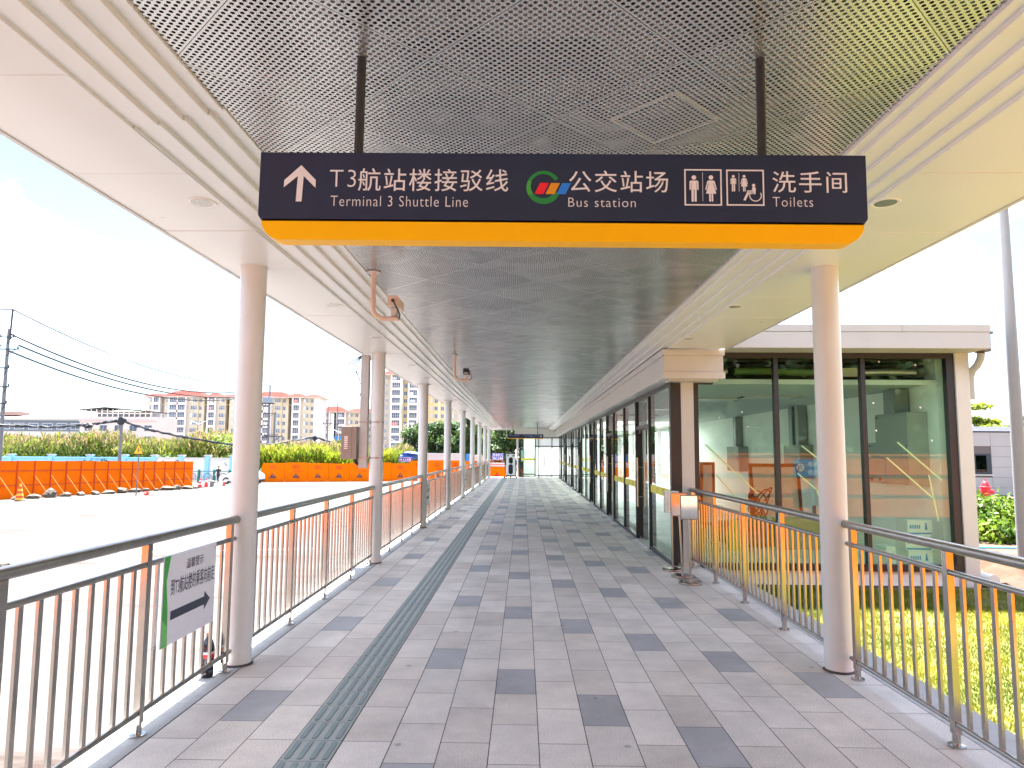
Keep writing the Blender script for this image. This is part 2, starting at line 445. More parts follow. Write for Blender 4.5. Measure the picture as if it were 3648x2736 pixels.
# paving: stone slabs in columns along the walkway
def stone(name, col, spk):
    m = bpy.data.materials.new(name); m.use_nodes = True
    nt = m.node_tree; b = nt.nodes['Principled BSDF']
    t = nt.nodes.new('ShaderNodeTexCoord')
    n = nt.nodes.new('ShaderNodeTexNoise'); n.inputs['Scale'].default_value = 150; n.inputs['Detail'].default_value = 3
    n2 = nt.nodes.new('ShaderNodeTexNoise'); n2.inputs['Scale'].default_value = 1.7; n2.inputs['Detail'].default_value = 7; n2.inputs['Roughness'].default_value = 0.7
    g = nt.nodes.new('ShaderNodeNewGeometry')
    for q in (n, n2): nt.links.new(t.outputs['Object'], q.inputs['Vector'])
    r = nt.nodes.new('ShaderNodeMapRange'); r.inputs['From Min'].default_value = .3; r.inputs['From Max'].default_value = .7
    r.inputs['To Min'].default_value = 1-spk; r.inputs['To Max'].default_value = 1+spk
    r2_ = nt.nodes.new('ShaderNodeMapRange'); r2_.inputs['From Min'].default_value = .3; r2_.inputs['From Max'].default_value = .7
    r2_.inputs['To Min'].default_value = .80; r2_.inputs['To Max'].default_value = 1.14
    r3 = nt.nodes.new('ShaderNodeMapRange'); r3.inputs['To Min'].default_value = .90; r3.inputs['To Max'].default_value = 1.08
    nt.links.new(n.outputs['Fac'], r.inputs['Value']); nt.links.new(n2.outputs['Fac'], r2_.inputs['Value'])
    nt.links.new(g.outputs['Random Per Island'], r3.inputs['Value'])
    a = nt.nodes.new('ShaderNodeMath'); a.operation = 'MULTIPLY'; c = nt.nodes.new('ShaderNodeMath'); c.operation = 'MULTIPLY'
    nt.links.new(r.outputs[0], a.inputs[0]); nt.links.new(r2_.outputs[0], a.inputs[1])
    nt.links.new(a.outputs[0], c.inputs[0]); nt.links.new(r3.outputs[0], c.inputs[1])
    s = nt.nodes.new('ShaderNodeVectorMath'); s.operation = 'SCALE'; s.inputs[0].default_value = col
    nt.links.new(c.outputs[0], s.inputs['Scale']); nt.links.new(s.outputs['Vector'], b.inputs['Base Color'])
    vo = nt.nodes.new('ShaderNodeTexVoronoi'); vo.inputs['Scale'].default_value = 2.3; vo.inputs['Randomness'].default_value = 1
    n3 = nt.nodes.new('ShaderNodeTexNoise'); n3.inputs['Scale'].default_value = 22
    nt.links.new(t.outputs['Object'], vo.inputs['Vector']); nt.links.new(t.outputs['Object'], n3.inputs['Vector'])
    m1 = nt.nodes.new('ShaderNodeMath'); m1.operation = 'MULTIPLY_ADD'; m1.inputs[1].default_value = .10
    nt.links.new(n3.outputs['Fac'], m1.inputs[0]); nt.links.new(vo.outputs['Distance'], m1.inputs[2])
    m2_ = nt.nodes.new('ShaderNodeMapRange'); m2_.inputs['From Min'].default_value = .085; m2_.inputs['From Max'].default_value = .105
    m2_.inputs['To Min'].default_value = .62; m2_.inputs['To Max'].default_value = 1
    nt.links.new(m1.outputs[0], m2_.inputs['Value'])
    m3 = nt.nodes.new('ShaderNodeMath'); m3.operation = 'MULTIPLY'; nt.links.new(c.outputs[0], m3.inputs[0]); nt.links.new(m2_.outputs[0], m3.inputs[1])
    nt.links.new(m3.outputs[0], s.inputs['Scale'])
    b.inputs['Roughness'].default_value = 0.62
    bp = nt.nodes.new('ShaderNodeBump'); bp.inputs['Strength'].default_value = 0.12; bp.inputs['Distance'].default_value = 0.004
    nt.links.new(n.outputs['Fac'], bp.inputs['Height']); nt.links.new(bp.outputs['Normal'], b.inputs['Normal'])
    return m
ST0 = stone('light_granite', (0.74, 0.675, 0.63), 0.30)
ST1 = stone('warm_granite', (0.69, 0.62, 0.57), 0.30)
ST2 = stone('dark_slate_tile', (0.42, 0.41, 0.43), 0.18)
ST3 = stone('mid_granite', (0.55, 0.525, 0.52), 0.25)
JOINT = mat('joint_mortar', (0.06, 0.055, 0.055), 0.95, var=0.3, vscale=12)
struct('paving_bed', MB().box(-2.36, 2.82, -4.5, 46.5, -0.9, -0.005), JOINT)
W, L = 0.2715, 0.5325
tiles = MB(); rr = random.Random(5)
def tilecol(x0, k, y_ph, dark_ph, x1=None):
    x1 = x0+W if x1 is None else x1
    y = y_ph - L*math.ceil((y_ph+4.4)/L)
    while y < 46.2:
        ya, yb = max(y, -4.4), min(y+L, 46.3)
        m = 0 if rr.random() < .62 else 1
        if dark_ph is not None:
            q = ((y-dark_ph)/(4*L)) % 1.0
            if min(q, 1-q) < .05: m = 2
            elif y > 13 and rr.random() < min(.45, (y-13)*.03): m = 3
        elif y > 16 and rr.random() < .10: m = 3
        g = .0024
        tiles.mi(m).quad((x0+g, ya+g, 0), (x1-g, ya+g, 0), (x1-g, yb-g, 0), (x0+g, yb-g, 0))
        y += L
for k in range(0, 12):                                         # right of the tactile strip
    x0 = -0.72 + W*k
    if k % 2 == 0: tilecol(x0, k, 5.39-L*(k//2), 5.39-L*(k//2)-(-0))
    else: tilecol(x0, k, 5.39+L/2, None)
for j in range(1, 4):                                          # left of it
    x0 = -1.262-W*j
    if j == 2: tilecol(x0, j, 4.335, 4.335)
    else: tilecol(x0, j, 4.335+L/2, None)
tilecol(-0.993, 0, 5.39+L/2, None, -0.7205)
struct('paved_walkway', tiles, [ST0, ST1, ST2, ST3])

# tactile strip: slabs with four raised bars
TACT = mat('tactile_grey_green', (0.38, 0.40, 0.395), 0.6, var=0.12, vscale=5, bump=0.1, bscale=120)
TBAR = mat('tactile_bar', (0.20, 0.255, 0.255), 0.5, var=0.12, vscale=8, bump=0.08, bscale=100)
t = thing('tactile_strip', 'grey green tactile guiding strip with raised bars running down the left of the paving', 'tactile paving', (0, 0, 0))
a, b = MB(), MB()
T = 0.2669; y = 3.7968-T*31
while y < 45.6:
    a.quad((-1.2595, y+.002, .001), (-0.997, y+.002, .001), (-0.997, y+T-.002, .001), (-1.2595, y+T-.002, .001))
    for i in range(4):
        xc = -1.2616+T*(i+.5)/4; w = .0155; h = .005; e = .018
        p = []
        for (yy, s) in ((y+e, 1), (y+T-e, -1)):
            for q in range(5):
                an = math.pi*(q/4) if s == -1 else math.pi*(1+q/4)
                p.append((xc+w*math.cos(an), yy+s*w+w*math.sin(an), .0012))
        b.extrude(p[::1], (0, 0, h))
    y += T
a.build('slabs', TACT, t); b.build('raised_bars', TBAR, t, bevel=0.0015)

# kerbs
mb = MB(); y = -4.4
while y < 46.3:
    mb.box(-2.352, -2.0835, y+.002, min(y+1.0, 46.4)-.002, -1.2, 0.002); y += 1.0
struct('kerb_strip', mb, CONC)
mb = MB(); y = -4.4
while y < 10.0:
    mb.box(2.54, 2.84, y+.002, min(y+1.0, 10.1)-.002, -0.6, 0.002); y += 1.0
struct('kerb_strip', mb, CONC)

# lawn and soil on the right
rg = np.random.default_rng(3)
LAWN = leafmat('lawn_grass', (0.075, 0.115, 0.004), (0.29, 0.265, 0.018), 1.2, 0.25)
def lawn_z(x, y): return -0.2 + 0.015*np.sin(2.1*x+.7*y)+0.012*np.sin(3.3*y-1.2*x)
vs, fs = [], []
nx, ny = 16, 40
mb = MB()
vs = [(2.84+(8.2-2.84)*i/nx, -4+(13.9)*j/ny, float(lawn_z(2.84+(8.2-2.84)*i/nx, -4+13.9*j/ny))-.012) for j in range(ny+1) for i in range(nx+1)]
fs = [(j*(nx+1)+i, j*(nx+1)+i+1, (j+1)*(nx+1)+i+1, (j+1)*(nx+1)+i) for j in range(ny) for i in range(nx)]
mb.add(vs, fs)
struct('lawn_ground', mb, mat('lawn_soil', (0.11, 0.11, 0.02), 0.95, var=0.35, vscale=5, bump=0.6, bscale=30), True)
n = 150000
x = 2.86+5.2*rg.random(n)**1.15; y = 1.2+8.55*rg.random(n)
patch = np.sin(3.1*x+1.3*y)+np.sin(2.3*y-1.9*x+1)+0.9*rg.normal(size=n)
keep = patch > -1.5
x, y = x[keep], y[keep]; n = len(x); z = lawn_z(x, y)-.012
ang = rg.random(n)*6.283; h = .018+.028*rg.random(n); w = .0035+.003*rg.random(n)
lx, ly = rg.normal(size=n)*.018, rg.normal(size=n)*.018
v = np.stack([np.stack([x-w*np.cos(ang), y-w*np.sin(ang), z], 1), np.stack([x+w*np.cos(ang), y+w*np.sin(ang), z], 1),
              np.stack([x+lx, y+ly, z+h], 1)], 1).reshape(-1, 3)
tag(quadmesh('lawn_grass', v, LAWN, per=3), 'short bright green lawn grass beside the right railing', 'grass', kind='stuff')
mb = MB(); mb.quad((2.7, 9.7, -.24), (60, 9.7, -.24), (60, 60, -.3), (2.7, 60, -.3)); mb.quad((8.1, -30, -.24), (60, -30, -.24), (60, 9.7, -.24), (8.1, 9.7, -.24))
mb.quad((2.85, -30, -.24), (8.1, -30, -.24), (8.1, -4, -.24), (2.85, -4, -.24))
struct('soil_ground', mb, mat('dry_earth', (0.062, 0.038, 0.019), 0.95, var=0.3, vscale=1.2, bump=0.5, bscale=8))
# loose red soil by the building corner
nx, ny = 50, 46
def mound(x, y):
    r = math.exp(-(((x-8.2)/1.7)**4+((y-11.4)/1.7)**4))
    return -.26+.20*r*(.7+.5*math.sin(5*x+2*y)*math.sin(4.3*y-x)+.35*math.sin(11*x+3)*math.sin(12*y)) + .03*rr.random()*r
mb = MB(); mb.add([(6.45+4.2*i/nx, 9.3+4.6*j/ny, mound(6.45+4.2*i/nx, 9.3+4.6*j/ny)) for j in range(ny+1) for i in range(nx+1)],
       [(j*(nx+1)+i, j*(nx+1)+i+1, (j+1)*(nx+1)+i+1, (j+1)*(nx+1)+i) for j in range(ny) for i in range(nx)])
struct('red_soil', mb, REDSOIL, True)

# ------------------------------------------------------------------ canopy
def perforated():
    m = bpy.data.materials.new('perforated_aluminium'); m.use_nodes = True
    nt = m.node_tree; N = nt.nodes.new; Lk = nt.links.new
    b = nt.nodes['Principled BSDF']; o = nt.nodes['Material Output']
    A, X0, Y0 = 0.5138, 0.1407, 2.650
    side = A*math.sqrt(2)
    g = N('ShaderNodeTexCoord'); sp = N('ShaderNodeSeparateXYZ'); Lk(g.outputs['Object'], sp.inputs[0])
    def M(op, a, b_=None, c=None):
        n = N('ShaderNodeMath'); n.operation = op
        for i, q in enumerate((a, b_, c)):
            if q is None: continue
            if isinstance(q, (int, float)): n.inputs[i].default_value = q
            else: Lk(q, n.inputs[i])
        return n.outputs[0]
    dx = M('SUBTRACT', sp.outputs[0], X0+A); dy = M('SUBTRACT', sp.outputs[1], Y0)
    u = M('MULTIPLY', M('ADD', dx, dy), 1/math.sqrt(2)); v = M('MULTIPLY', M('SUBTRACT', dy, dx), 1/math.sqrt(2))
    pu, pv = M('FLOORED_MODULO', u, side), M('FLOORED_MODULO', v, side)      # inside one panel
    eu = M('MINIMUM', pu, M('SUBTRACT', side, pu)); ev = M('MINIMUM', pv, M('SUBTRACT', side, pv))
    edge = M('MINIMUM', eu, ev)
    p = side/29.5; mrg = .25*p; q = p
    row = M('FLOOR', M('DIVIDE', M('SUBTRACT', pv, mrg), q))
    fv = M('SUBTRACT', M('FLOORED_MODULO', M('SUBTRACT', pv, mrg), q), q/2)
    off = 0.0
    fu = M('SUBTRACT', M('FLOORED_MODULO', M('ADD', M('SUBTRACT', pu, mrg), off), p), p/2)
    d = M('SQRT', M('ADD', M('MULTIPLY', fu, fu), M('MULTIPLY', fv, fv)))
    hole = M('MULTIPLY', M('LESS_THAN', d, 0.0080), M('GREATER_THAN', edge, mrg+.0005))
    seam = M('LESS_THAN', edge, 0.0020)
    cv = N('ShaderNodeCombineXYZ'); Lk(M('FLOOR', M('DIVIDE', u, side)), cv.inputs[0]); Lk(M('FLOOR', M('DIVIDE', v, side)), cv.inputs[1])
    wn_ = N('ShaderNodeTexWhiteNoise'); wn_.noise_dimensions = '2D'; Lk(cv.outputs[0], wn_.inputs['Vector'])
    colr = N('ShaderNodeMapRange'); colr.inputs['To Min'].default_value = .56; colr.inputs['To Max'].default_value = .68
    Lk(wn_.outputs['Value'], colr.inputs['Value'])
    # each sheet sits a hair out of level
    sub = N('ShaderNodeVectorMath'); sub.operation = 'SUBTRACT'; sub.inputs[1].default_value = (.5, .5, .5); Lk(wn_.outputs['Color'], sub.inputs[0])
    sc_ = N('ShaderNodeVectorMath'); sc_.operation = 'MULTIPLY'; sc_.inputs[1].default_value = (.022, .022, 0); Lk(sub.outputs[0], sc_.inputs[0])
    wv = N('ShaderNodeTexNoise'); wv.inputs['Scale'].default_value = 2.6; wv.inputs['Detail'].default_value = 2; Lk(g.outputs['Object'], wv.inputs['Vector'])
    bp = N('ShaderNodeBump'); bp.inputs['Strength'].default_value = 0.10; bp.inputs['Distance'].default_value = 0.05; Lk(wv.outputs['Fac'], bp.inputs['Height'])
    ad = N('ShaderNodeVectorMath'); Lk(bp.outputs['Normal'], ad.inputs[0]); Lk(sc_.outputs[0], ad.inputs[1])
    nm = N('ShaderNodeVectorMath'); nm.operation = 'NORMALIZE'; Lk(ad.outputs[0], nm.inputs[0]); Lk(nm.outputs[0], b.inputs['Normal'])
    mxs = N('ShaderNodeMix'); mxs.data_type = 'RGBA'; Lk(seam, mxs.inputs[0]); mxs.inputs[7].default_value = (.10, .10, .10, 1)
    cc = N('ShaderNodeCombineColor'); 
    for i in range(3): Lk(colr.outputs[0], cc.inputs[i])
    Lk(cc.outputs[0], mxs.inputs[6]); Lk(mxs.outputs[2], b.inputs['Base Color'])
    b.inputs['Metallic'].default_value = 0.7; b.inputs['Roughness'].default_value = 0.25
    tr = N('ShaderNodeBsdfTransparent'); ms = N('ShaderNodeMixShader'); Lk(hole, ms.inputs[0]); Lk(b.outputs[0], ms.inputs[1]); Lk(tr.outputs[0], ms.inputs[2])
    Lk(ms.outputs[0], o.inputs['Surface'])
    return m
PERF = perforated()
can = thing('walkway_canopy', 'long white covered walkway roof with a perforated grey metal ceiling on round white columns', 'canopy', (0, 0, 0))
Y0c, Y1c = -3.6, 46.2
mb = MB(); mb.quad((-1.40, Y0c, 3.155), (-1.40, Y1c, 3.155), (1.69, Y1c, 3.155), (1.69, Y0c, 3.155))
mb.build('perforated_ceiling', PERF, can)
# backing slab seen through the holes, its near-black patches painted as dark void
def voidmat():
    m = bpy.data.materials.new('fleece_and_painted_void'); m.use_nodes = True
    nt = m.node_tree; b = nt.nodes['Principled BSDF']; b.inputs['Roughness'].default_value = .9
    t = nt.nodes.new('ShaderNodeTexCoord'); n = nt.nodes.new('ShaderNodeTexNoise')
    n.inputs['Scale'].default_value = 2.1; n.inputs['Detail'].default_value = 3; n.inputs['Distortion'].default_value = 1.2
    nt.links.new(t.outputs['Object'], n.inputs['Vector'])
    r = nt.nodes.new('ShaderNodeValToRGB'); e = r.color_ramp.elements
    e[0].position = .47; e[0].color = (.006, .007, .011, 1); e[1].position = .56; e[1].color = (.21, .205, .20, 1)
    nt.links.new(n.outputs['Fac'], r.inputs['Fac']); nt.links.new(r.outputs['Color'], b.inputs['Base Color'])
    return m
mb = MB(); mb.box(-1.44, 1.72, Y0c+.05, Y1c-.02, 3.178, 3.20)
mb.build('ceiling_backing', voidmat(), can)
hc = (0.1407+.5138, 2.650+.5138)
mb = MB(); ho, hi = .252, .240
cor = [(1, 0), (0, 1), (-1, 0), (0, -1)]
for i in range(4):
    (a0, b0), (a1, b1) = cor[i], cor[(i+1) % 4]
    mb.extrude([(hc[0]+a0*ho, hc[1]+b0*ho, 3.1525), (hc[0]+a1*ho, hc[1]+b1*ho, 3.1525), (hc[0]+a1*hi, hc[1]+b1*hi, 3.1525), (hc[0]+a0*hi, hc[1]+b0*hi, 3.1525)], (0, 0, .002))
mb.build('access_hatch_rim', mat('hatch_rim', (.55, .55, .55), .35, .6), can)
mb = MB(); mb.box(-2.41, 2.835, Y0c, 9.78, 3.425, 3.475); mb.box(-2.41, 2.72, 9.78, Y1c, 3.425, 3.475)
mb.build('roof_deck', WHITE, can)
mb = MB(); mb.box(-2.425, -2.40, Y0c, Y1c, 3.050, 3.46); mb.box(2.825, 2.85, Y0c, 9.76, 3.050, 3.46); mb.box(-2.40, 2.825, Y0c-.02, Y0c, 3.04, 3.46)
mb.build('fascia', WHITE, can)
# panelled soffits with open joints, stepped trim up to the ceiling
seam0 = 2.59-.974*7
mb = MB(); k = 0
while seam0+.974*k < Y1c:
    a_, b_ = max(seam0+.974*k, Y0c)+.0025, min(seam0+.974*(k+1), Y1c)-.0025
    dz = .0012*((k*7) % 3)
    mb.box(-2.40, -1.785, a_, b_, 3.056+dz, 3.10); k += 1
mb.box(-2.40, -1.79, Y0c, Y1c, 3.104, 3.12)
mb.build('soffit', SOFF, can, bevel=0.003)
mb = MB(); k = 0
while seam0+.974*k < 9.75:
    a_, b_ = max(seam0+.974*k, Y0c)+.0025, min(seam0+.974*(k+1), 9.76)-.0025
    dz = .0012*((k*5) % 3)
    mb.box(2.036, 2.825, a_, b_, 3.056+dz, 3.10); k += 1
mb.box(2.04, 2.825, Y0c, 9.75, 3.104, 3.12)
mb.build('soffit', SOFF, can, bevel=0.003)
def trim(pts, a_, b_):
    top = [(pts[-1][0], 3.42), (pts[0][0], 3.42)]
    pp = [(x_, a_, z_) for x_, z_ in pts+top]
    mb.extrude(pp, (0, b_-a_, 0))
LT = [(-1.785, 3.0575), (-1.779, 3.0575), (-1.779, 3.073), (-1.6645, 3.073), (-1.6645, 3.0955), (-1.551, 3.0955), (-1.551, 3.120), (-1.438, 3.120), (-1.438, 3.145), (-1.372, 3.145)]
RT = [(2.036, 3.0575), (2.03, 3.0575), (2.03, 3.0774), (1.938, 3.0774), (1.938, 3.097), (1.83, 3.097), (1.83, 3.117), (1.7157, 3.117), (1.7157, 3.136), (1.658, 3.136)]
for prof, nm in ((LT, 0), (RT, 1)):
    mb = MB(); a_ = Y0c; i = 0
    cuts = [Y0c, 3.05, 6.95, 10.9, 14.9, 18.8, 22.8, 26.7, 30.6, 34.6, 38.5, 42.4, Y1c] if nm == 0 else [Y0c, 5.6, 9.7, 13.6, 17.5, 21.4, 25.4, 29.3, 33.2, 37.2, 41, Y1c]
    for c0, c1 in zip(cuts[:-1], cuts[1:]):
        s = .003*((i*3) % 4-1.5) if nm == 0 else .0015*((i*3) % 3-1)
        trim([(px+s, pz+s*.4) for px, pz in prof], c0, c1-.002); i += 1
    mb.build('stepped_cornice', SOFF, can, bevel=0.002)
COLY = [0.58, 5.45, 10.32, 15.10, 20.02, 25.0, 29.95, 34.8, 39.6, 44.3]
def column(x, y):
    mb = MB(); mb.lathe([(.1, 0), (.1, 3.058)], n=40)
    c = mb.build('column', COLM, can, smooth=True); c.location = (x, y, 0)
    mb = MB(); mb.lathe([(.145, 3.040), (.145, 3.0525), (.1, 3.0525)] if y > 12 else [(.106, 3.050), (.106, 3.057)], n=32)
    k_ = mb.build('collar', COLM, c, smooth=True)
    mb = MB(); mb.lathe([(.1005, .016), (.108, .010), (.122+.01*math.sin(y), .0025), (.10, .002)], n=28); mb.build('foot_seal', mat('dirty_sealant', (.07, .065, .06), .9, var=.4, vscale=20), c, smooth=True)
for y in COLY: column(-2.147, y)
for y in COLY[:2]: column(2.36, y)
RIM = mat('downlight_rim', (0.78, 0.76, 0.73), 0.3)
REFL = mat('downlight_reflector', (0.40, 0.38, 0.34), 0.25, 0.8)
for x in (-1.9, 2.10):
    for y in [-.9, 1.05, 4.0, 6.92, 8.9] + ([11.8, 13.75, 16.7, 19.6, 21.5, 24.5, 27.4, 31.3, 36.2] if x < 0 else []):
        mb = MB(); mb.lathe([(.062, 0), (.078, -.004), (.082, -.001), (.082, .006)], n=28)
        d = mb.build('downlight', RIM, can, smooth=True); d.location = (x, y, 3.0555)
        mb = MB(); mb.lathe([(.062, -.0005), (.045, .0022), (.022, .0030), (.0, .0031)], n=24); mb.build('reflector', REFL, d, smooth=True)
# beam closing the far end
mb = MB(); mb.box(-2.40, 3.2, 46.205, 46.4, 3.058, 3.50); mb.box(-.55, 2.3, 46.25, 46.5, 2.56, 3.056)
mb.build('end_beam', WHITE, can)

# ------------------------------------------------------------------ railings
def bay_parts(root, n_span=4):
    L_ = 4.87
    MB().tube((0, .115, 1.085), (0, L_-.10, 1.085), .03, n=16).build('top_rail', STEELD, root, smooth=True)
    MB().tube((0, .10, .945), (0, L_-.12, .945), .017, n=12).build('middle_rail', STEELD, root, smooth=True)
    MB().tube((0, .10, .125), (0, L_-.12, .125), .016, n=12).build('bottom_rail', STEELD, root, smooth=True)
    py = [1.21, 2.36, 3.51, 4.66]
    pm = MB(); pm.box(-.019, .019, -.025, .025, .07, 1.06); pm.lathe([(.021, .008), (.021, .075)], n=14); pm.lathe([(.046, .0), (.046, .012), (.022, .016)], n=20)
    p0 = pm.build('post', STEEL, root, smooth=True)
    bm_ = MB().box(-.0075, .0075, -.015, .015, .138, .932)
    b0 = bm_.build('baluster', STEEL, root)
    p0.location = (0, py[0], 0)
    first = True
    for y in py[1:]:
        c = p0.copy(); C.objects.link(c); c.location = (0, y, 0)
    prev = .06
    for y in py:
        n = 8
        for i in range(n):
            yy = prev+(y-prev)*(i+1)/(n+1)
            if first: b0.location = (0, yy, 0); first = False
            else:
                c = b0.copy(); C.objects.link(c); c.location = (0, yy, 0)
        prev = y
ordn = ['first', 'second', 'third', 'fourth', 'fifth', 'sixth', 'seventh', 'eighth', 'ninth', 'tenth']
GRP = 'stainless steel railings along the walkway'
rail0 = thing('railing', 'stainless steel railing nearest on the left, with a white arrow notice tied to it', 'railing', (-2.16, COLY[0], 0), 0, GRP)
bay_parts(rail0)
LBL = ['steel railing on the left between the nearest column and the one with the cabinet',
       'stainless steel railing on the left just beyond the column with the grey cabinet',
       'stainless steel railing on the left with a notice right behind the third column',
       'stainless steel railing on the left between the fourth and fifth columns',
       'stainless steel railing on the left between the fifth and sixth columns',
       'stainless steel railing far down the left, between the sixth and seventh columns',
       'stainless steel railing far down the left, between the seventh and eighth columns',
       'stainless steel railing at the far left end, one bay before the charger',
       'last stainless steel railing on the left, closest to the charger']
for i in range(1, 9): dup(rail0, (-2.16, COLY[i], 0), 0, LBL[i-1])
dup(rail0, (2.40, COLY[0], 0), 0, 'stainless steel railing nearest on the right, in front of the sunlit lawn')
dup(rail0, (2.40, COLY[1], 0), 0, 'steel railing on the right between the white column and the glass corner')

# ------------------------------------------------------------------ hanging sign
def person_icon(mb, cx, z0, h, y, female=False):
    """upright toilet figure, height h, standing on z0"""
    r = h*.085
    mb.disc((cx, y, z0+h-r), r, n=20)
    def pg(pts, mir=True):
        for s in ((1, -1) if mir else (1,)):
            q = [(cx+s*a*h, y, z0+b*h) for a, b in pts]
            mb.poly(q if s == 1 else q[::-1])
    if not female:
        pg([(0, .80), (0, .46), (.095, .46), (.095, .73), (.11, .73), (.11, .46), (.165, .44), (.165, .74), (.14, .80)])
        pg([(.012, .46), (.095, .46), (.095, .02), (.08, 0), (.027, 0), (.012, .02)])
    else:
        pg([(0, .80), (0, .30), (.19, .30), (.085, .68), (.10, .70), (.17, .44), (.215, .45), (.14, .76), (.10, .80)])
        pg([(.012, .30), (.075, .30), (.075, .02), (.06, 0), (.027, 0), (.012, .02)])
def frame_icon(mb, x0, x1, z0, z1, y, w):
    for a in ((x0, x1, z0, z0+w), (x0, x1, z1-w, z1), (x0, x0+w, z0+w, z1-w), (x1-w, x1, z0+w, z1-w)):
        mb.quad((a[0], y, a[2]), (a[1], y, a[2]), (a[1], y, a[3]), (a[0], y, a[3]))
def wheel_icon(mb, x, z, s, y):
    mb.disc((x, y, z+s*.92), s*.10, n=18)
    mb.poly([(x-.09*s, y, z+.80*s), (x-.12*s, y, z+.38*s), (x+.10*s, y, z+.38*s), (x+.13*s, y, z+.76*s), (x+.02*s, y, z+.83*s)])
    mb.poly([(x-.40*s, y, z+.60*s), (x-.40*s, y, z+.53*s), (x-.06*s, y, z+.53*s), (x-.06*s, y, z+.62*s)])
    mb.poly([(x-.02*s, y, z+.50*s), (x-.40*s, y, z+.50*s), (x-.62*s, y, z+.02*s), (x-.50*s, y, z-.02*s), (x-.30*s, y, z+.38*s), (x-.02*s, y, z+.38*s)])
    n = 26; c = (x+.10*s, z+.30*s)
    for i in range(n):
        a0, a1 = [math.pi*(.83+1.33*q/n) for q in (i, i+1)]
        mb.quad(*[(c[0]+r*s*math.cos(a), y, c[1]+r*s*math.sin(a)) for r, a in ((.37, a0), (.37, a1), (.31, a1), (.31, a0))])
Ys = 2.60
sg = thing('hanging_sign', 'large navy wayfinding sign with white lettering and yellow lower strip hung on two black tubes', 'sign', (0.14, Ys, 2.40))
sg.rotation_euler = (0, 0.0065, 0)
x0, x1 = -1.163, 1.160
def chamf(zs, r, x0, x1, top, bot, n=8):
    pts = [(x0, top), (x0, bot+r)]
    pts += [(x0+r-r*math.cos(math.pi/2*i/n), bot+r-r*math.sin(math.pi/2*i/n)) for i in range(1, n+1)]
    pts += [(x1-r+r*math.sin(math.pi/2*i/n), bot+r-r*math.cos(math.pi/2*i/n)) for i in range(0, n+1)]
    pts += [(x1, top)]
    return [(a, 0, b) for a, b in pts]
mb = MB(); mb.extrude([(a, .012, b) for a, _, b in chamf(0, .03, x0, x1, .346, .070)], (0, .065, 0)); mb.build('housing', NAVY, sg, bevel=.004)
mb = MB(); mb.extrude([(a, .002, b) for a, _, b in chamf(0, .02, x0+.002, x1-.002, .342, .078)], (0, .0098, 0)); mb.build('face_panel', NAVY, sg, bevel=.002)
mb = MB(); mb.extrude([(a, .0, b) for a, _, b in chamf(0, .075, x0+.018, x1-.018, .0685, -.004)], (0, .075, 0)); mb.build('light_strip', YELLOW, sg, bevel=.006)
for xx in (-.792, .78): MB().tube((xx, .045, .347), (xx, .045, .752), .018, n=20).build('hanger_tube', BLACK, sg, smooth=True)
def sx(px): return (px-1824)/930.5-.0436-.14
yF = .0
# the photo's rows drop slightly to the right like the box itself, so lay everything out on the box's own axis
def row(py, px):
    t = (px-924)/(3086-924)
    top = 538+(551-538)*t; bot = 778+(804-778)*t
    return .346-(.346-.070)*(py-top)/(bot-top)
mb = MB()                                                       # arrow
def A(px, py): return (sx(px), yF, row(py, px))
mb.poly([A(1064, 588), A(1118, 640), A(1118, 667), A(1074, 626), A(1070, 714), A(1049, 714), A(1053, 626), A(1004, 665), A(1005, 640)][::-1])
mb.build('arrow', LETTER, sg)
def words(s, px0, px1, py0, py1, bold=0.0, space=1.0):
    z0 = row(py1, px0)
    lettering(s, row(py0, px0)-z0, LETTER, sg, (sx(px0), yF, z0), width=sx(px1)-sx(px0), bold=bold, space=space)
words('T3', 1168, 1262, 604, 664, -.012, 1.15)
words('航站楼接驳线', 1270, 1806, 599, 678, .003, 1.12)
words('Terminal 3 Shuttle Line', 1174, 1664, 694, 730, -.010, 1.12)
words('公交站场', 2022, 2373, 608, 684, .003, 1.12)
words('Bus station', 2020, 2258, 704, 736, -.010, 1.12)
words('洗手间', 2740, 3002, 612, 688, .003, 1.12)
words('Toilets', 2740, 2881, 704, 738, -.010, 1.12)
# bus-station emblem: green open ring with three slanted blocks
cx, cz = sx(1932), row(668, 1932)
Rg = .0655
mb = MB(); n = 40
for i in range(n):
    a0, a1 = [R(32)+R(308)*q/n for q in (i, i+1)]
    def w(a): return .0125+.0105*(.5+.5*math.cos(a-R(285)))
    c = MB
    pts = [(cx+Rg*math.cos(a0), yF, cz+Rg*math.sin(a0)), (cx+Rg*math.cos(a1), yF, cz+Rg*math.sin(a1)),
           (cx+(Rg-w(a1))*math.cos(a1), yF, cz+(Rg-w(a1))*math.sin(a1)), (cx+(Rg-w(a0))*math.cos(a0), yF, cz+(Rg-w(a0))*math.sin(a0))]
    mb.mi(1 if R(150) < a0 < R(205) else 0).quad(*pts)
em = mb.build('emblem', [mat('emblem_green', (.015, .25, .055), .5), mat('emblem_light_green', (.06, .38, .06), .5)], sg)
for i, cc in enumerate(((.80, .012, .03), (.72, .30, .012), (.02, .22, .86))):
    xa = sx(1900+39*i)
    MB().poly([(xa, yF-.0006, row(691, 1900)), (xa+.034, yF-.0006, row(691, 1900)), (xa+.055, yF-.0006, row(652, 1900)), (xa+.021, yF-.0006, row(652, 1900))]).build('emblem_block', mat('emblem_block_%d' % i, cc, .5), sg)
mb = MB()
frame_icon(mb, sx(2430), sx(2562), row(733, 2430), row(604, 2430), yF, .0056)
frame_icon(mb, sx(2578), sx(2711), row(734, 2578), row(606, 2578), yF, .0056)
mb.build('pictogram_frame', LETTER, sg)
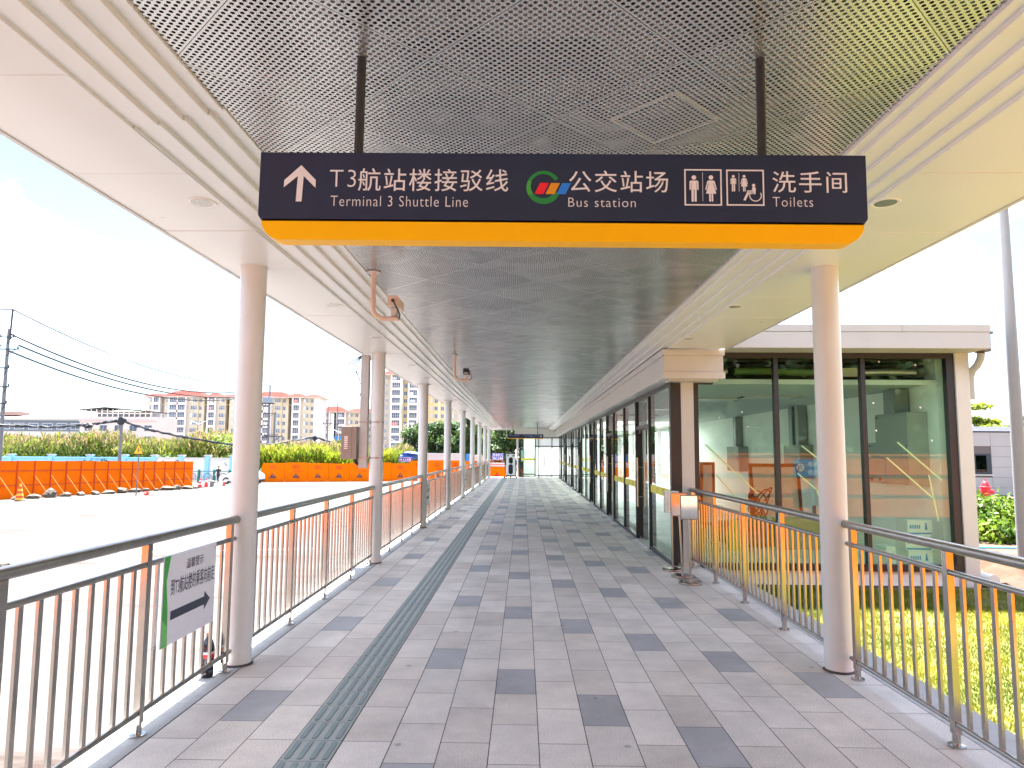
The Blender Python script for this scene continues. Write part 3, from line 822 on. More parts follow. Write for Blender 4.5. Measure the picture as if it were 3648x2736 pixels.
def icon(f, *a_):
    mb = MB(); f(mb, *a_); mb.build('pictogram', LETTER, sg)
icon(person_icon, sx(2464), row(720, 2464), .104, yF); icon(person_icon, sx(2524), row(720, 2524), .104, yF, True)
icon(person_icon, sx(2603), row(684, 2603), .065, yF); icon(person_icon, sx(2641), row(684, 2641), .065, yF, True)
icon(wheel_icon, sx(2674), row(716, 2674), .064, yF)
for px_, p0, p1_ in ((2494, 718, 616), (2622, 684, 618)):
    MB().quad((sx(px_), yF, row(p0, px_)), (sx(px_+1.5), yF, row(p0, px_)), (sx(px_+1.5), yF, row(p1_, px_)), (sx(px_), yF, row(p1_, px_))).build('divider_line', LETTER, sg)

# the far sign of the same family, its arrow to the right
fs_ = thing('hanging_sign', 'small looking navy hanging sign with a right arrow at the far end of the walkway', 'sign', (0.125, 40.0, 2.385))
MB().box(-1.02, 1.02, 0, .16, .028, .25).build('housing', NAVY, fs_, bevel=.005)
MB().box(-1.0, 1.0, -.005, .17, -.012, .027).build('light_strip', YELLOW, fs_, bevel=.005)
for xx in (-.70, .69): MB().tube((xx, .08, .251), (xx, .08, .768), .018, n=12).build('hanger_tube', BLACK, fs_)
FL = mat('sign_blue_white', (0.22, 0.27, 0.62), 0.5)
lettering('T3航站楼接驳线', .085, FL, fs_, (-.94, -.002, .13), width=.60)
lettering('公交站场', .085, FL, fs_, (-.12, -.002, .13), width=.34)
lettering('洗手间', .085, FL, fs_, (.56, -.002, .13), width=.24)
mb = MB(); frame_icon(mb, .26, .38, .09, .20, -.002, .006); frame_icon(mb, .40, .52, .09, .20, -.002, .006)
person_icon(mb, .29, .10, .085, -.002); person_icon(mb, .35, .10, .085, -.002, True); mb.build('pictogram', FL, fs_)
mb = MB(); mb.poly([(.82, -.002, .125), (.90, -.002, .125), (.87, -.002, .09), (.89, -.002, .085), (.95, -.002, .138), (.89, -.002, .19), (.87, -.002, .185), (.90, -.002, .15), (.82, -.002, .15)]); mb.build('arrow', LETTER, fs_)

# ------------------------------------------------------------------ cameras on bent pipes
def cctv(loc, label, drop, away, scale=1.0):
    t = thing('surveillance_camera', label, 'security camera', loc, 0, 'surveillance cameras under the canopy')
    mb = MB(); mb.lathe([(.0, 0), (.062, 0), (.062, -.008), (.0, -.008)], n=28)
    for i in range(6):
        a = i*math.pi/3; mb.lathe([(.006, -.0085), (.006, -.012), (0, -.012)], (.047*math.cos(a), .047*math.sin(a), 0), 8)
    mb.build('ceiling_flange', WHITE, t, smooth=True)
    pts = [(0, 0, -.008), (0, 0, -drop+.10)]
    for i in range(1, 8):
        an = math.pi/2*i/7; pts.append((.10-.10*math.cos(an), 0, -drop+.10-.10*math.sin(an)))
    pts.append((.23, 0, -drop))
    MB().path(pts, .021, 14).build('bent_pipe', BEIGECAM, t, smooth=True)
    MB().tube((0, 0, -drop+.13), (0, 0, -drop+.19), .025, n=16).build('pipe_joint', BEIGECAM, t, smooth=True)
    sgn = 1 if away else -1
    mb = MB(); mb.box(.165, .215, -.04, .04, -drop+.021, -drop+.085); mb.build('bracket', mat('zinc_bracket', (.62, .60, .58), .35, .8), t, bevel=.003)
    c = MB(); c.extrude([(.145, -.09, -drop+.095), (.235, -.09, -drop+.095), (.240, -.09, -drop+.165), (.228, -.09, -drop+.185), (.152, -.09, -drop+.185), (.14, -.09, -drop+.165)], (0, .28, 0))
    body = c.build('camera_body', BEIGECAM if away else mat('camera_black', (.03, .03, .035), .4), t, bevel=.004)
    if away:
        MB().tube((.19, -.091, -drop+.14), (.19, -.105, -drop+.14), .014, n=14).build('cable_gland', RUBBER, body)
        MB().path([(.19, -.105, -drop+.14), (.205, -.135, -drop+.12), (.235, -.12, -drop+.06), (.25, -.08, -drop+.02), (.235, -.03, -drop-.005), (.22, 0, -drop+.0)], .0065, 8).build('cable', CABLE, body, smooth=True)
    else:
        MB().box(.16, .225, -.0935, -.0905, -drop+.105, -drop+.175).build('lens_window', mat('lens_glass', (.01, .01, .014), .05), body)
        MB().box(.165, .22, -.0945, -.094, -drop+.10, -drop+.112).build('light_bar', LETTER, body)
        MB().path([(.22, .19, -drop+.14), (.26, .12, -drop+.12), (.28, 0, -drop+.05), (.25, -.01, -drop), (.23, 0, -drop)], .006, 8).build('cable', CABLE, body, smooth=True)
    return t
cctv((-1.305, 5.97, 3.152), 'nearest surveillance camera, beige, its back with black cable turned to us', .41, True)
cctv((-1.10, 11.15, 3.152), 'second surveillance camera farther down, black front facing us, on a bent ceiling pipe', .41, False)
mini = thing('surveillance_camera', 'tiny white surveillance camera hanging at the far left end of the ceiling', 'security camera', (-1.05, 44.5, 3.152), 0, 'surveillance cameras under the canopy')
MB().tube((0, 0, 0), (0, 0, -.42), .025, n=10).build('pipe', WHITE, mini)
MB().box(-.05, .05, -.12, .12, -.52, -.42).build('camera_body', WHITE, mini, bevel=.01)

# ------------------------------------------------------------------ cabinet, conduit and cables at the second left column
yc = COLY[1+1]
cd = thing('cable_duct', 'flat grey steel cable duct strapped along the second left column', 'cable duct', (-2.147, yc, 0))
MB().box(-.245, -.128, -.075, .05, 1.36, 3.02).build('duct', mat('galvanised_sheet', (.42, .40, .385), .42, .25, var=.08), cd, bevel=.004)
for z in (2.02, 1.50):
    mb = MB(); n = 30
    for i in range(n):
        a0, a1 = [R(-200)+R(220)*q/n for q in (i, i+1)]
        mb.extrude([(.103*math.cos(a0), .103*math.sin(a0), z), (.103*math.cos(a1), .103*math.sin(a1), z), (.103*math.cos(a1), .103*math.sin(a1), z+.016), (.103*math.cos(a0), .103*math.sin(a0), z+.016)], (0.0015*math.cos(a0), .0015*math.sin(a0), 0))
    mb.box(-.252, -.246, -.08, .055, z, z+.016); mb.box(-.25, -.09, -.082, -.077, z, z+.016)
    mb.build('strap', STEELD, cd)
cb = thing('control_cabinet', 'small grey steel control cabinet with louvres fixed to the duct on the second left column', 'cabinet', (-2.147, yc, 0))
CABM = mat('stainless_cabinet', (.24, .20, .18), .36, .35, var=.06, vscale=4)
MB().box(-.487, -.262, -.16, .10, 1.49, 1.965).build('cabinet_body', CABM, cb, bevel=.004)
mb = MB()
mb.box(-.482, -.33, -.167, -.1605, 1.495, 1.96); dr = mb.build('door', CABM, cb, bevel=.003)
mb = MB()
for i in range(7): mb.extrude([(-.435, -.168, 1.635+.027*i), (-.385, -.168, 1.635+.027*i), (-.385, -.174, 1.642+.027*i), (-.385, -.168, 1.648+.027*i), (-.435, -.168, 1.648+.027*i)], (0, -.001, 0))
for i in range(7): mb.box(-.437, -.383, -.176, -.1675, 1.640+.028*i, 1.650+.028*i)
mb.build('louvre', mat('pale_louvre', (.72, .69, .67), .4, .6), dr)
MB().path([(-.30, -.02, 1.49), (-.30, -.02, 1.44), (-.27, -.02, 1.415), (-.23, -.02, 1.43)], .022, 12).build('conduit', RUBBER, cb, smooth=True)
cl = thing('cable_coil', 'loose black cables looping down beside the top of the second left column', 'cable', (-2.30, yc, 2.7))
for i, (dx, ln) in enumerate(((.03, .46), (.06, .40), (.10, .60), (.16, .62))):
    MB().path([(-.09, .0, .33), (-.12-dx, -.02, .2), (-.13-dx*1.1, -.03+.01*i, .33-ln*.55), (-.11-dx*.4, -.03, .33-ln*.85), (-.097, -.02, .33-ln)], .006, 7).build('cable', CABLE, cl, smooth=True)

# ------------------------------------------------------------------ notices tied to the left railings
def notice(loc, w, h, label, big=True):
    t = thing('notice_board', label, 'notice', loc, 0, 'white arrow notices on the railings')
    MB().box(-.003, .003, 0, w, 0, h).build('panel', mat('notice_white', (.74, .73, .79), .45, var=.02), t)
    xf = .0045
    mb = MB()
    if big:
        mb.mi(0).poly([(xf, .0, 0), (xf, .075, 0), (xf, .062, h*.4), (xf, .035, h*.72), (xf, .075, h), (xf, 0, h)])
        mb.mi(1).poly([(xf+.0006, .0, 0), (xf+.0006, .075, 0), (xf+.0006, .058, h*.22), (xf+.0006, 0, h*.32)])
        mb.build('green_border', [GREENP, mat('light_green_print', (.16, .52, .14), .5)], t)
    lettering('温馨提示', .062*h/.53, INK, t, (xf, w*.56, h*.79), (90, 0, 90), width=.235*w/.71, align='C', bold=.004)
    lettering('到T3航站楼的乘客向前走', .105*h/.53, INK, t, (xf, w*.55, h*.535), (90, 0, 90), width=.60*w/.71, align='C', bold=.004)
    mb = MB(); a, b_ = w*.14, w*.90
    mb.poly([(xf, a, h*.27), (xf, b_-.085*w/.7, h*.27), (xf, b_-.085*w/.7, h*.205), (xf, b_, h*.32), (xf, b_-.085*w/.7, h*.435), (xf, b_-.085*w/.7, h*.37), (xf, a, h*.37)])
    mb.build('arrow', INK, t)
    if big:
        mb = MB()
        for yy, zz in ((.025, .03), (w-.025, .03), (.025, h-.03), (w-.025, h-.03)): mb.disc((xf+.001, yy, zz), .006, '+x', 12)
        mb.build('eyelet', STEELD, t)
        MB().path([(xf, .02, .03), (.0, -.05, .025), (-.02, -.09, .02)], .0015, 5).build('tie', LETTER, t)
    return t
notice((-2.115, 4.20, .442), .705, .528, 'large white arrow notice with green left edge tied to the nearest left railing')
notice((-2.12, 15.3, .43), .80, .50, 'white arrow notice just behind the third left column', False)
notice((-2.12, 25.6, .43), .90, .50, 'narrow looking white notice on the railing behind the fifth left column', False)
notice((-2.12, 35.4, .43), 1.0, .50, 'farthest white notice, on the railing behind the seventh left column', False)

# bottle by the column foot
bt = thing('drink_bottle', 'dark cola bottle with red cap and label on the kerb by the nearest left column', 'bottle', (-2.235, 5.13, 0.003))
mb = MB(); mb.lathe([(0, .004), (.036, .0), (.044, .010), (.045, .05), (.042, .054), (.045, .06), (.042, .075), (.045, .082), (.0425, .097), (.045, .105), (.045, .19), (.043, .21), (.033, .245), (.017, .272), (.0135, .283), (.0, .283)], n=28)
mb.build('bottle_body', mat('dark_cola_plastic', (.012, .014, .026), .12), bt, smooth=True, angle=60)
mb = MB(); mb.mi(0).lathe([(.0457, .135), (.0457, .163)], n=28); mb.mi(1).lathe([(.0457, .163), (.0457, .178)], n=28); mb.build('label_band', [mat('label_red', (.62, .02, .025), .4), LETTER], bt, smooth=True)
mb = MB(); mb.lathe([(.0, .284), (.0155, .284), (.0155, .302), (.013, .305), (0, .305)], n=20); mb.build('cap', mat('cap_red', (.58, .05, .03), .4), bt, smooth=True)

# ------------------------------------------------------------------ queue stands with polished sign plates
def stand(x, y, rot, label, tilt=0.0, tags=False):
    t = thing('sign_stand', label, 'sign stand', (x, y, 0), rot, 'polished sign stands by the glass corner')
    MB().lathe([(0, 0), (.145, 0), (.147, .006), (.145, .022), (.135, .028), (.06, .031), (.0, .033)], n=40).build('base', STEEL, t, smooth=True)
    MB().tube((0, 0, .03), (tilt, 0, .82), .0125, n=16).build('pole', STEEL, t, smooth=True)
    mb = MB(); mb.box(tilt-.112, tilt+.112, -.012, .012, .78, 1.085); pl = mb.build('sign_plate', MIRROR, t, bevel=.003)
    mb = MB()
    for a in ((-.112, -.098, .78, 1.085), (.098, .112, .78, 1.085), (-.098, .098, .78, .794), (-.098, .098, 1.071, 1.085)): mb.box(tilt+a[0], tilt+a[1], -.0185, -.0125, a[2], a[3])
    mb.build('plate_frame', STEELD, pl)
    if tags:
        mb = MB(); mb.box(tilt+.114, tilt+.135, -.03, .015, 1.03, 1.075); mb.box(tilt+.114, tilt+.135, -.03, .015, .90, 1.00); mb.build('orange_tag', mat('orange_tag', (.95, .30, .01), .45), pl)
    return t
stand(2.066, 9.90, R(-38), 'polished sign stand farthest back, its plate turned almost edge-on by the glass corner', 0.0)
stand(2.085, 9.39, R(-22), 'middle one of the three polished sign stands, with a leaning pole', -.03)
stand(2.075, 8.91, R(-8), 'front polished sign stand with orange tags on the edge of its plate', 0.0, True)

# ------------------------------------------------------------------ glazed station building on the right
st = thing('station_building', 'single storey white building with dark framed green glass walls right of the walkway', 'building', (2.13, 10.2, 0), -0.0045)
LB = 36.2
RW = 3.99                                                      # inner face of the outer wall
mb = MB(); mb.box(0.05, RW+.2, .06, LB, -.6, -.003); mb.build('floor_slab', IFLOOR, st)
mb = MB(); mb.box(RW, RW+.14, .30, 20, -.3, 3.07); mb.box(RW, RW+.14, 20, LB, -.3, .5); mb.box(RW, RW+.14, 20, LB, 2.6, 3.07)
for q_ in range(6): mb.box(RW, RW+.14, 22.4+2.7*q_, 22.7+2.7*q_, .5, 2.6)  # the far wall is left open between these piers to admit extra daylight
mb.box(.02, RW, LB-.12, LB, -.1, 3.06); mb.build('outer_wall', IWALL, st)
MB().box(4.085, 4.285, -.03, .30, -.32, 3.07).build('pier', WHITE, st, bevel=.004); MB().box(.150, .332, -.02, .16, -.02, 2.64).build('pier', WHITE, st, bevel=.004)
mb = MB(); mb.box(.705, 4.33, -.46, 13.5, 3.07, 3.30); mb.box(.06, .705, .02, 13.5, 3.062, 3.30); mb.box(.06, .6, 13.502, LB, 3.062, 3.30); mb.box(3.4, 4.33, 13.502, LB, 3.07, 3.30)
MB().box(.6, 3.4, 13.5, LB, 3.20, 3.215).build('added_rooflight', FROST, st)  # invented rooflight, out of view, added to brighten the room
RWH = mat('roof_render', (.47, .46, .47), .6, var=.03, vscale=2)
mb.build('roof_slab', RWH, st, bevel=.006)
mb = MB()
for a_, b_ in ((.715, 1.86), (1.864, 3.12), (3.124, 4.335)): mb.box(a_, b_, -.468, -.40, 3.302, 3.405)
mb.box(.715, 4.335, -.40, 13.4, 3.302, 3.385)
mb.build('roof_capping', RWH, st, bevel=.004)
mb = MB(); mb.box(4.332, 4.44, -.30, -.10, 3.055, 3.32); mb.box(4.335, 4.46, -.33, -.07, 3.30, 3.335)
gt = mb.build('rain_hopper', mat('dull_dark_metal', (.16, .15, .15), .5, .5, var=.2), st, bevel=.004)
MB().path([(4.37, -.18, 3.05), (4.37, -.16, 2.97), (4.355, -.10, 2.88), (4.33, -.03, 2.82), (4.32, .02, 2.72), (4.32, .02, 2.4)], .05, 14).build('downpipe', mat('grey_pipe', (.40, .39, .38), .5), st, smooth=True)
# cornice wrapping the corner
mb = MB()
mb.box(-.18, .69, -.40, .02, 2.972, 3.055); mb.box(-.152, .672, -.372, .02, 2.733, 2.972); mb.box(-.18, .69, -.40, .02, 2.642, 2.733)
mb.box(-.18, .06, .02, LB-.2, 2.972, 3.055); mb.box(-.152, .06, .02, LB-.2, 2.733, 2.972); mb.box(-.18, .06, .02, LB-.2, 2.642, 2.733)
mb.box(-.06, .60, -.30, .02, 2.622, 2.642)
mb.build('cornice', WHITE, st, bevel=.003)
# front glazing
FR = MB()
for a_, b_ in ((.0, .150), (.332, .405), (1.50, 1.563), (2.75, 2.813), (3.975, 4.085)): FR.box(a_, b_, -.01 if a_ < .3 else .0, .10, .055, 2.62 if b_ < .42 else 2.995)
FR.box(.405, 4.085, .0, .10, -.035, .055); FR.box(.62, 4.085, .0, .10, 2.995, 3.068); FR.box(.405, .62, .0, .1, 2.60, 2.64)
FR.build('window_frame', BLACK, st)
tape = mat('masking_tape', (.80, .74, .48), .6, var=.05)
def pane(x0, x1, z0, z1, y, nm='glass_pane'):
    return MB().box(x0, x1, y-.004, y+.004, z0, z1).build(nm, GLASS, st)
yp = .055
p1 = pane(.405, 1.50, .055, 2.995, yp); p2 = pane(1.563, 2.75, .055, 2.995, yp); p3 = pane(2.813, 3.975, .055, 2.995, yp)
def strip(pp, pts, w=.020):
    mb = MB()
    for (xa, za), (xb, zb) in zip(pts[:-1], pts[1:]):
        d = Vector((xb-xa, 0, zb-za)).normalized(); n_ = Vector((-d.z, 0, d.x))*w/2
        mb.quad(Vector((xa, yp+.006, za))-n_, Vector((xb, yp+.006, zb))-n_, Vector((xb, yp+.006, zb))+n_, Vector((xa, yp+.006, za))+n_)
    mb.build('protective_tape', tape, pp)
def fx(px): return (px-1824)/2505*10.25-.163-2.13
def fz(py, px): return 1.6+(1611.8+(px-1824)*.0063-py)/2505*10.25
for pp, pts in ((p1, [(2508, 1583), (2690, 1757)]), (p1, [(2545, 1690), (2660, 1830)]), (p2, [(2846, 1588), (2945, 1668)]), (p2, [(2828, 1684), (2880, 1730)]), (p2, [(2880, 1730), (2958, 1800)]), (p2, [(2890, 1735), (2925, 1830)]),
                (p3, [(3181, 1576), (3330, 1710)]), (p3, [(3142, 1630), (3300, 1775)]), (p3, [(3285, 1690), (3310, 1850)])):
    strip(pp, [(fx(a_), fz(b_, a_)) for a_, b_ in pts])
for a_, b_ in ((2491, 1483), (2559, 1489), (2639, 1470), (2659, 1521), (3128, 1291), (3255, 1303), (3102, 1438), (3266, 1454), (3108, 1535), (3300, 1570)):
    x_, z_ = fx(a_), fz(b_, a_); r_ = .011 if a_ < 3000 else .014
    MB().quad((x_-r_, yp-.0052, z_-r_*.7), (x_+r_*.7, yp-.0052, z_-r_), (x_+r_, yp-.0052, z_+r_*.7), (x_-r_*.7, yp-.0052, z_+r_)).build('sticker', LETTER, p1 if a_ < 2750 else p3)
# side glazing along the walkway: door, two lights, door ...
SF = MB(); JM = MB()
gp = []
def sidepane(y0, y1, z0, z1):
    return MB().box(.014, .022, y0, y1, z0, z1).build('glass_pane', GLASSD, st)
YB = mat('yellow_warning_film', (.78, .66, .03), .5, var=.05)
def film(o, y0, y1):
    mb = MB(); mb.quad((.0132, y1, .955), (.0132, y0, .955), (.0132, y0, 1.075), (.0132, y1, 1.075)); mb.build('warning_film', YB, o)
    c = (y0+y1)/2
    lettering('小心', .05, INK, o, (.0124, c+.32, 1.005), (90, 0, -90), width=.13); lettering('玻璃', .05, INK, o, (.0124, c-.20, 1.005), (90, 0, -90), width=.13)
    mb = MB()
    for yy in (c+.30, c-.22): mb.quad((.0124, yy, .975), (.0124, yy-.09, .975), (.0124, yy-.09, .985), (.0124, yy, .985))
    mb.build('small_print', INK, o)
SF.box(.0, .10, .10, LB-.2, 2.565, 2.622)
ys = .10; k = 0
last = None
while True:
    d0 = 12.02-10.2+4.9*k; d1 = d0+1.33; m_ = d1+1.76
    # light before the door
    if k == 0:
        o = sidepane(.10, d0-.03, .06, 2.565); film(o, .12, d0-.04); SF.box(.0, .10, .10, d0-.03, -.02, .06)
    if d0 > LB-2: break
    SF.box(-.01, .10, d0-.03, d0+.03, -.02, 2.565)
    # door with transom, deep jamb on the far side
    JM.box(-.02, .20, d1, d1+.075, -.02, 2.565); SF.box(-.005, .105, d0+.03, d1, 2.03, 2.10)
    o = sidepane(d0+.03, d1, 2.10, 2.565)
    dr = MB().box(.044, .056, d0+.04, d1-.01, .03, 2.02).build('door', GLASSD, st)
    hm = MB()
    for xx in (-.015, .115): hm.tube((xx, d1-.16, .62), (xx, d1-.16, 1.52), .016, n=14)
    for zz in (.80, 1.34): hm.tube((-.015, d1-.16, zz), (.115, d1-.16, zz), .008, n=10)
    hm.build('pull_handle', STEEL, dr, smooth=True)
    mb = MB(); mb.box(.038, .062, d1-.12, d1-.02, .02, .07); mb.box(.038, .062, d1-.12, d1-.02, 1.97, 2.025); mb.build('patch_fitting', STEELD, dr)
    MB().box(-.045, .12, d0+.03, d1, -.02, .022).build('threshold', WHITE, st, bevel=.004)
    e = min(d1+3.57-.03, LB-.2)
    SF.box(.0, .10, d1+.075, e, -.02, .06)
    SF.box(-.01, .10, m_-.028, m_+.028, .06, 2.565)
    o = sidepane(d1+.075, m_-.028, .06, 2.565); film(o, d1+.09, m_-.04)
    o = sidepane(m_+.028, e, .06, 2.565); film(o, m_+.04, e-.02)
    k += 1
SF.build('window_frame', BLACK, st); JM.build('door_jamb', BLACK, st)
# inside
mb = MB(); mb.box(.12, RW, .28, 13.5, 2.655, 2.70); mb.box(.12, .6, 13.5, LB-.13, 2.655, 2.70); mb.box(3.4, RW, 13.5, LB-.13, 2.655, 2.70); mb.box(.55, .6, 13.5, LB-.13, 2.70, 3.06); mb.box(3.4, 3.45, 13.5, LB-.13, 2.70, 3.06); mb.build('suspended_ceiling', mat('ceiling_tile', (.56, .56, .55), .8, var=.03), st)
mb = MB(); mb.box(.42, RW, .22, .275, 2.628, 2.70); mb.build('ceiling_edge', WHITE, st)
mb = MB(); mb.box(.40, RW, 1.2, 1.35, 2.71, 3.05); mb.box(.40, RW, .11, 1.2, 3.052, 3.066); mb.box(.42, RW, .29, 1.2, 2.702, 2.708); mb.build('plenum_dark_lining', mat('plenum_painted_shade', (.09, .10, .13), .9, var=.2), st)  # dark lining boxes stand in for the shade above the ceiling
for nm, c0, xa, xb, z, y, r in (('flexible_duct', 'g', 1.05, 2.30, 2.835, .42, .055), ('flexible_duct', 's', 2.95, 3.75, 2.825, .40, .05), ('flexible_duct', 's', .45, .95, 2.83, .44, .05)):
    pts, rad = [], []
    n_ = int((xb-xa)/.012)
    for i in range(n_+1): pts.append((xa+(xb-xa)*i/n_, y, z+.01*math.sin(i*.05))); rad.append(r*(1+.06*(i % 2)))
    MB().path(pts, rad, 14).build(nm, mat('green_flex_duct', (.13, .20, .05), .6) if c0 == 'g' else mat('silver_flex_duct', (.50, .50, .51), .4, .7), st, smooth=True)
mb = MB(); mb.box(2.62, 2.90, .35, .55, 2.76, 2.89); mb.build('fan_box', mat('beige_box', (.55, .50, .38), .6), st)
mb = MB()
for z in (2.74, 2.93, 3.01): mb.box(.42, RW, .60, .66, z, z+.035)
for i in range(40): mb.box(.45+.09*i, .46+.09*i, .58, .59, 2.95, 2.985)
mb.build('void_rail', mat('dark_blue_rail', (.03, .035, .06), .5), st)
mb = MB()
for (x_, y_) in ((1.0, 3.2), (1.9, 2.6), (.6, 6.4), (.5, 9.0)):
    for (a0, a1, b0, b1) in ((0, 1.05, 0, .05), (0, 1.05, .60, .65), (0, .05, .05, .60), (1.0, 1.05, .05, .60)): mb.box(x_+a0, x_+a1, y_+b0, y_+b1, 2.640, 2.6545)
mb.build('air_vent', mat('vent_slot', (.05, .05, .05), .6), st)
mb = MB()
for (x_, y_) in ((1.0, 3.2), (1.9, 2.6), (.6, 6.4)):
    mb.box(x_-.05, x_+1.10, y_-.06, y_-.01, 2.630, 2.654); mb.box(x_+.06, x_+.99, y_+.06, y_+.59, 2.636, 2.654)
mb.build('vent_panel', WHITE, st)

# things standing or fixed inside
def wallbox(y0, y1, z0, z1, depth, label, conduit=(), group='steel cabinets on the inside wall'):
    xw = 2.13+RW-.0045*(-(y0-10.2))*-1
    xw = 2.13+RW+.0045*((y0+y1)/2-10.2)-.006
    t = thing('wall_cabinet', label, 'cabinet', (xw, (y0+y1)/2, z0), 0, group)
    h = z1-z0; w = (y1-y0)/2
    GC = mat('pale_grey_cabinet', (.33, .33, .32), .45, var=.03)
    MB().box(-depth, 0, -w, w, 0, h).build('cabinet_body', GC, t, bevel=.004)
    d = MB().box(-depth-.012, -depth-.001, -w+.01, w-.01, .01, h-.01).build('door', GC, t, bevel=.003)
    MB().box(-depth-.02, -depth-.0125, -w+.04, -w+.055, h*.42, h*.55).build('door_handle', STEEL, d)
    mb = MB(); mb.box(-depth-.014, -depth-.0125, w-.10, w-.04, h-.07, h-.04); mb.build('name_plate', INK, d)
    mb = MB(); mb.box(-depth-.015, -depth-.0125, w-.14, w-.07, .03, .08); mb.build('warning_sticker', REDINK, d)
    for (a_, b_, top) in conduit: MB().box(-depth*.8, -.01, a_, b_, h+.001, top-z0).build('cable_trunk', mat('galvanised_trunk', (.30, .32, .34), .4, .5), t)
    return t
wallbox(10.74, 11.72, 1.15, 2.25, .30, 'largest pale grey steel cabinet on the inside wall, under a wide metal trunk', ((-.02, .32, 2.64),))
wallbox(11.76, 12.20, 1.13, 1.80, .20, 'smaller pale cabinet to the left of the largest one on the inside wall')
wallbox(15.05, 16.0, 1.10, 1.80, .26, 'middle grey cabinet on the inside wall behind the white column, trunk rising to the ceiling', ((-.25, -.08, 2.64), (.10, .30, 2.64)))
wallbox(19.4, 20.5, 1.12, 1.80, .26, 'distant grey cabinet deep inside on the wall, with a single trunk above', ((-.12, .12, 2.64),))
wallbox(25.4, 26.6, 1.12, 1.80, .26, 'farthest grey cabinet on the inside wall, near the black corner post', ((-.12, .12, 2.64),))
def carton(x, y, z, w, d, h, rot, label):
    t = thing('carton', label, 'box', (x, y, z), rot, 'white cartons behind the glass')
    MB().box(-w/2, w/2, -d/2, d/2, 0, h).build('carton_body', mat('white_carton', (.72, .71, .68), .7, var=.04), t, bevel=.003)
    mb = MB(); yf = -d/2-.001
    BL = mat('blue_print', (.03, .25, .55), .6)
    mb.quad((-w/2+.01, yf, .012), (w/2-.01, yf, .012), (w/2-.01, yf, .035), (-w/2+.01, yf, .035))
    for i in range(6): mb.quad((-w*.42+i*w*.075, yf, h*.42), (-w*.42+i*w*.075+w*.05, yf, h*.42), (-w*.42+i*w*.075+w*.05, yf, h*.66), (-w*.42+i*w*.075, yf, h*.66))
    mb.poly([(w*.18, yf, h*.35), (w*.30, yf, h*.35), (w*.26, yf, h*.8), (w*.22, yf, h*.8)])
    mb.build('print', BL, t)
carton(5.76, 10.62, 0, .36, .3, .22, .06, 'white carton at the bottom of the stack inside the front glass')
carton(5.75, 10.62, .221, .37, .3, .22, -.03, 'white carton in the middle of the stack inside the front glass')
carton(5.77, 10.62, .442, .37, .3, .22, .05, 'topmost white carton with blue print in the stack inside the front glass')
carton(5.29, 10.52, .0, .14, .3, .28, .0, 'narrow white carton on end, left of the carton stack inside the glass')
def leanframe(x, y, w, h, rot, tilt, label, film_=True):
    t = thing('spare_frame', label, 'window frame', (x, y, 0), rot, 'spare frames leaning inside the glass room')
    t.rotation_euler = (tilt, 0, rot)
    mb = MB(); f = .06
    mb.box(0, f, -.03, .03, 0, h); mb.box(w-f, w, -.03, .03, 0, h); mb.box(f, w-f, -.03, .03, 0, f); mb.box(f, w-f, -.03, .03, h-f, h)
    mb.build('frame', mat('dark_frame', (.05, .045, .045), .45), t)
    m_ = mat('plastic_wrap', (.70, .69, .66), .25, var=.12, vscale=3, bump=.8, bscale=5)
    MB().box(f, w-f, -.008, .004, f, h-f).build('wrapped_panel', m_, t)
leanframe(4.50, 14.0, 1.0, 1.42, .02, -.14, 'wide dark frame with plastic wrapped panel leaning inside behind the glass')
leanframe(4.02, 16.2, .33, 1.42, -.3, -.16, 'narrow dark frame leaning deep inside, left of the wide one')
rl = thing('hose_machine', 'low machine with looped black hoses standing inside the left front pane', 'machine', (4.02, 12.6, 0))
MB().box(-.22, .30, -.2, .2, .02, .46).build('machine_body', mat('dull_red_machine', (.28, .07, .04), .5, var=.2), rl, bevel=.03)
MB().tube((-.55, 0, .24), (-.30, 0, .24), .2, n=24).build('reel', mat('dark_reel', (.10, .04, .03), .5), rl)
mb = MB()
for i in range(6):
    pts = [(.05+.16*math.cos(a+i)*(.7+.1*i)+.03*i, .02*i-.05, .62+.24*math.sin(a)+.03*i) for a in np.linspace(0, 6.2, 20)]
    mb.path(pts, .012, 6)
mb.build('hoses', CABLE, rl, smooth=True)
cbn = thing('caution_board', 'yellow folding caution board on the floor inside the left front pane', 'caution board', (3.55, 12.0, 0))
mb = MB(); mb.extrude([(-.13, -.12, 0), (.13, -.12, 0), (.09, -.02, .5), (-.09, -.02, .5)], (0, .01, 0)); mb.extrude([(-.13, .12, 0), (.13, .12, 0), (.09, .02, .5), (-.09, .02, .5)], (0, -.01, 0)); mb.build('board', mat('caution_yellow', (.80, .62, .02), .5), cbn)
cr_ = thing('carton', 'brown open carton with offcuts inside the second front pane', 'box', (4.75, 12.4, 0), 0.1)
MB().box(-.36, .36, -.22, .22, 0, .50).build('carton_body', mat('brown_carton', (.45, .30, .17), .8, var=.1), cr_)
MB().box(.24, .29, -.1, -.06, .35, .72).build('offcut', mat('dark_wood', (.12, .07, .05), .7), cr_)

